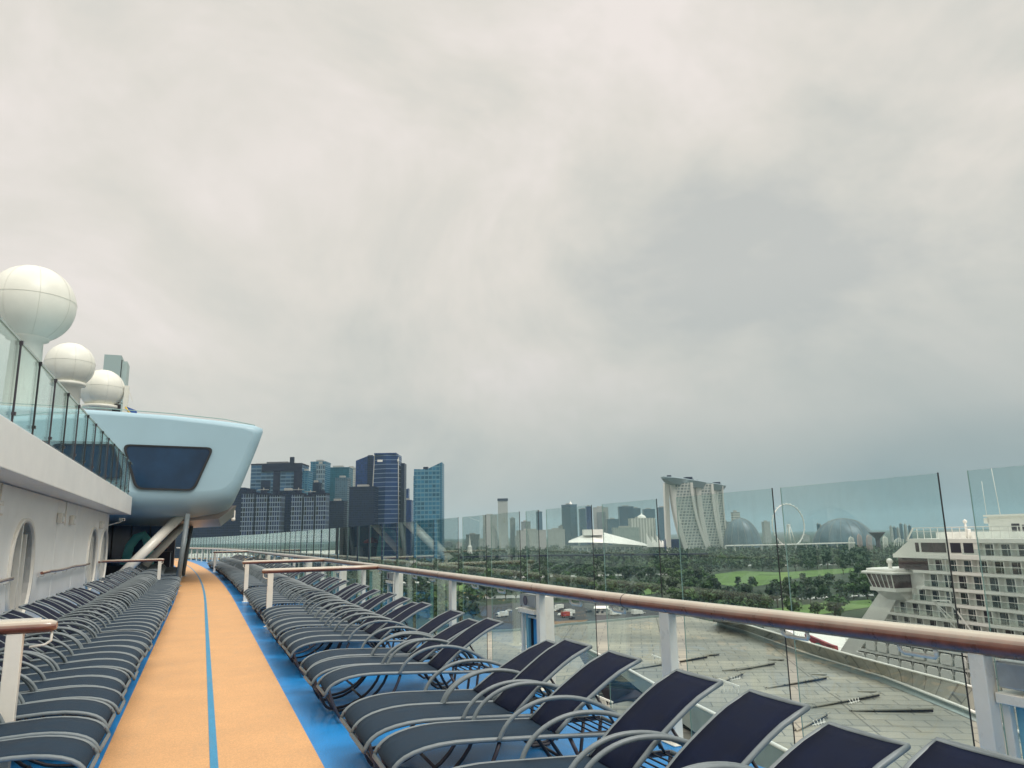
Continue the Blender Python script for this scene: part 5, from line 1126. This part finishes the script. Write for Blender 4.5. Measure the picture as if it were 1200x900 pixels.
def treeproto(kind, seed):
    t = thing('park_tree', kind, 'tree', (0, 0, -200)); cb = crown_mesh(seed=seed, R=(6.2, 5.4, 4.2, 6.8)[seed % 4], H=(9, 11, 11, 8)[seed % 4]); cb.v = [(x, y, z + 3.2) for x, y, z in cb.v]
    cb.build('crown', MT['leaf'], t); b = MB(); b.tube([(0, 0, -.3), (.1, 0, 2.5), (-.1, .1, 6), (.2, .0, 9)], [.42, .32, .24, .1], 7)
    for a in (0, 2.1, 4.2): b.tube([(0, 0, 3.2), (1.6 * math.cos(a), 1.6 * math.sin(a), 5.2), (3. * math.cos(a), 3. * math.sin(a), 7.)], [.2, .14, .06], 5)
    b.build('trunk', MT['trunk'], t); return t
TP = [treeproto('tree', s) for s in range(4)]
def inpoly(x, y, P):
    c = False
    for (a, b_), (c_, d) in zip(P, P[1:] + P[:1]):
        if (b_ > y) != (d > y) and x < (c_ - a) * (y - b_) / (d - b_) + a: c = not c
    return c
AREAS = [('wood behind the terminal roof, left of centre', 430, 560), ('wood between the terminal roof and the pale halls', 560, 700), ('wood below the three curved towers', 700, 850), ('wood around the bright lawns', 850, 960), ('wood beside the moored ship', 960, 1075)]
first = [True] * 4; ntree = 0; pts = []
for it in range(9000):
    px_, py_ = random.uniform(430, 1075), 665 + 72 * random.random() ** 1.15
    if any(inpoly(px_, py_ + .5, q) for q in LAWNS + ROADS) or (555 < px_ < 800 and py_ > 706) or (px_ > 1000 and py_ > 712): continue
    hp = 13 * (py_ - 620) / 49.7
    if any(inpoly(px_ + o_, py_ - hp * f_, q) for q in LAWNS[:2] for f_ in (.35, .7, 1.) for o_ in (-6, 6)) and random.random() < .93: continue
    mn = 9.5 if py_ < 690 else 12
    if any(abs(px_ - a) < mn and abs(py_ - c) < mn * .42 for a, c in pts): continue
    pts.append((px_, py_))
    if len(pts) >= 290: break
for px_, py_ in pts:
    i = random.randrange(4); p = onz(px_, py_, GZ); s = random.uniform(.8, 1.25) * (1. if py_ > 690 else 1.12)
    ar = next((a for a in AREAS if a[1] <= px_ < a[2]), AREAS[-1]); lb = ['broad dark green tree', 'tall dark green tree', 'narrow dark green tree', 'wide low crowned tree'][i] + (' at the skyline edge of the ' if py_ < 683 else ' deep in the ' if py_ < 702 else ' at the near edge of the ') + ar[0]
    lb = ' '.join(lb.split()[:16])
    if first[i]:
        o = TP[i]; first[i] = False; o.location = (p[0], p[1], GZ); o.rotation_euler[2] = random.uniform(0, 6.28); o['label'] = lb; o['group'] = 'trees of the ' + ar[0]; o.scale = (s, s, s)
    else: dup(TP[i], (p[0], p[1], GZ), random.uniform(0, 6.28), lb, 'trees of the ' + ar[0], (s, s, s * random.uniform(.85, 1.15)))
# far woods and scrub that read as one mass
b = MB(); r = rng; c0 = crown_mesh(seed=11, R=8, H=10, n=46, nl=4); V0 = np.array(c0.v); 
def mass(n, fx, fy, s0, s1):
    for k in range(n):
        px_, py_ = fx(), fy()
        if any(inpoly(px_, py_ - f_ * (py_ - 620) / 49.7 * 11 * s1, q) for q in LAWNS + ROADS[:2] for f_ in (0, .5, 1)) or (555 < px_ < 800 and py_ > 704): continue
        p = onz(px_, py_, GZ); a = random.uniform(0, 6.28); s = random.uniform(s0, s1); ca, sa = math.cos(a) * s, math.sin(a) * s
        vs = np.stack([V0[:, 0] * ca - V0[:, 1] * sa + p[0], V0[:, 0] * sa + V0[:, 1] * ca + p[1], V0[:, 2] * s + p[2] + 1.5], 1); b.add(vs, c0.f)
mass(1500, lambda: random.uniform(420, 1090), lambda: 641.5 + 29 * random.random() ** 1.1, 1.0, 1.7)
mass(900, lambda: random.uniform(400, 1090), lambda: random.uniform(664, 722), .45, .9)
b.build('far_woods', MT['leaf_far'], kind='stuff', label='far green woods spreading to the foot of the skyline')

# ------------------------------------------------------------------ haze
hzm = bpy.data.materials.new('haze'); hzm.use_nodes = True; t = hzm.node_tree; t.nodes.clear()
pv = nd(t, 'ShaderNodeVolumePrincipled', i_Density=.00006, i_Anisotropy=.0, i_Color=(.62, .87, 1.0, 1)); o = nd(t, 'ShaderNodeOutputMaterial'); t.links.new(pv.outputs[0], o.inputs['Volume'])
if True:
    MB().box(-9200, 12200, -2700, 13200, -52.5, 262).build('haze', hzm, kind='stuff', label='pale grey green humid air')
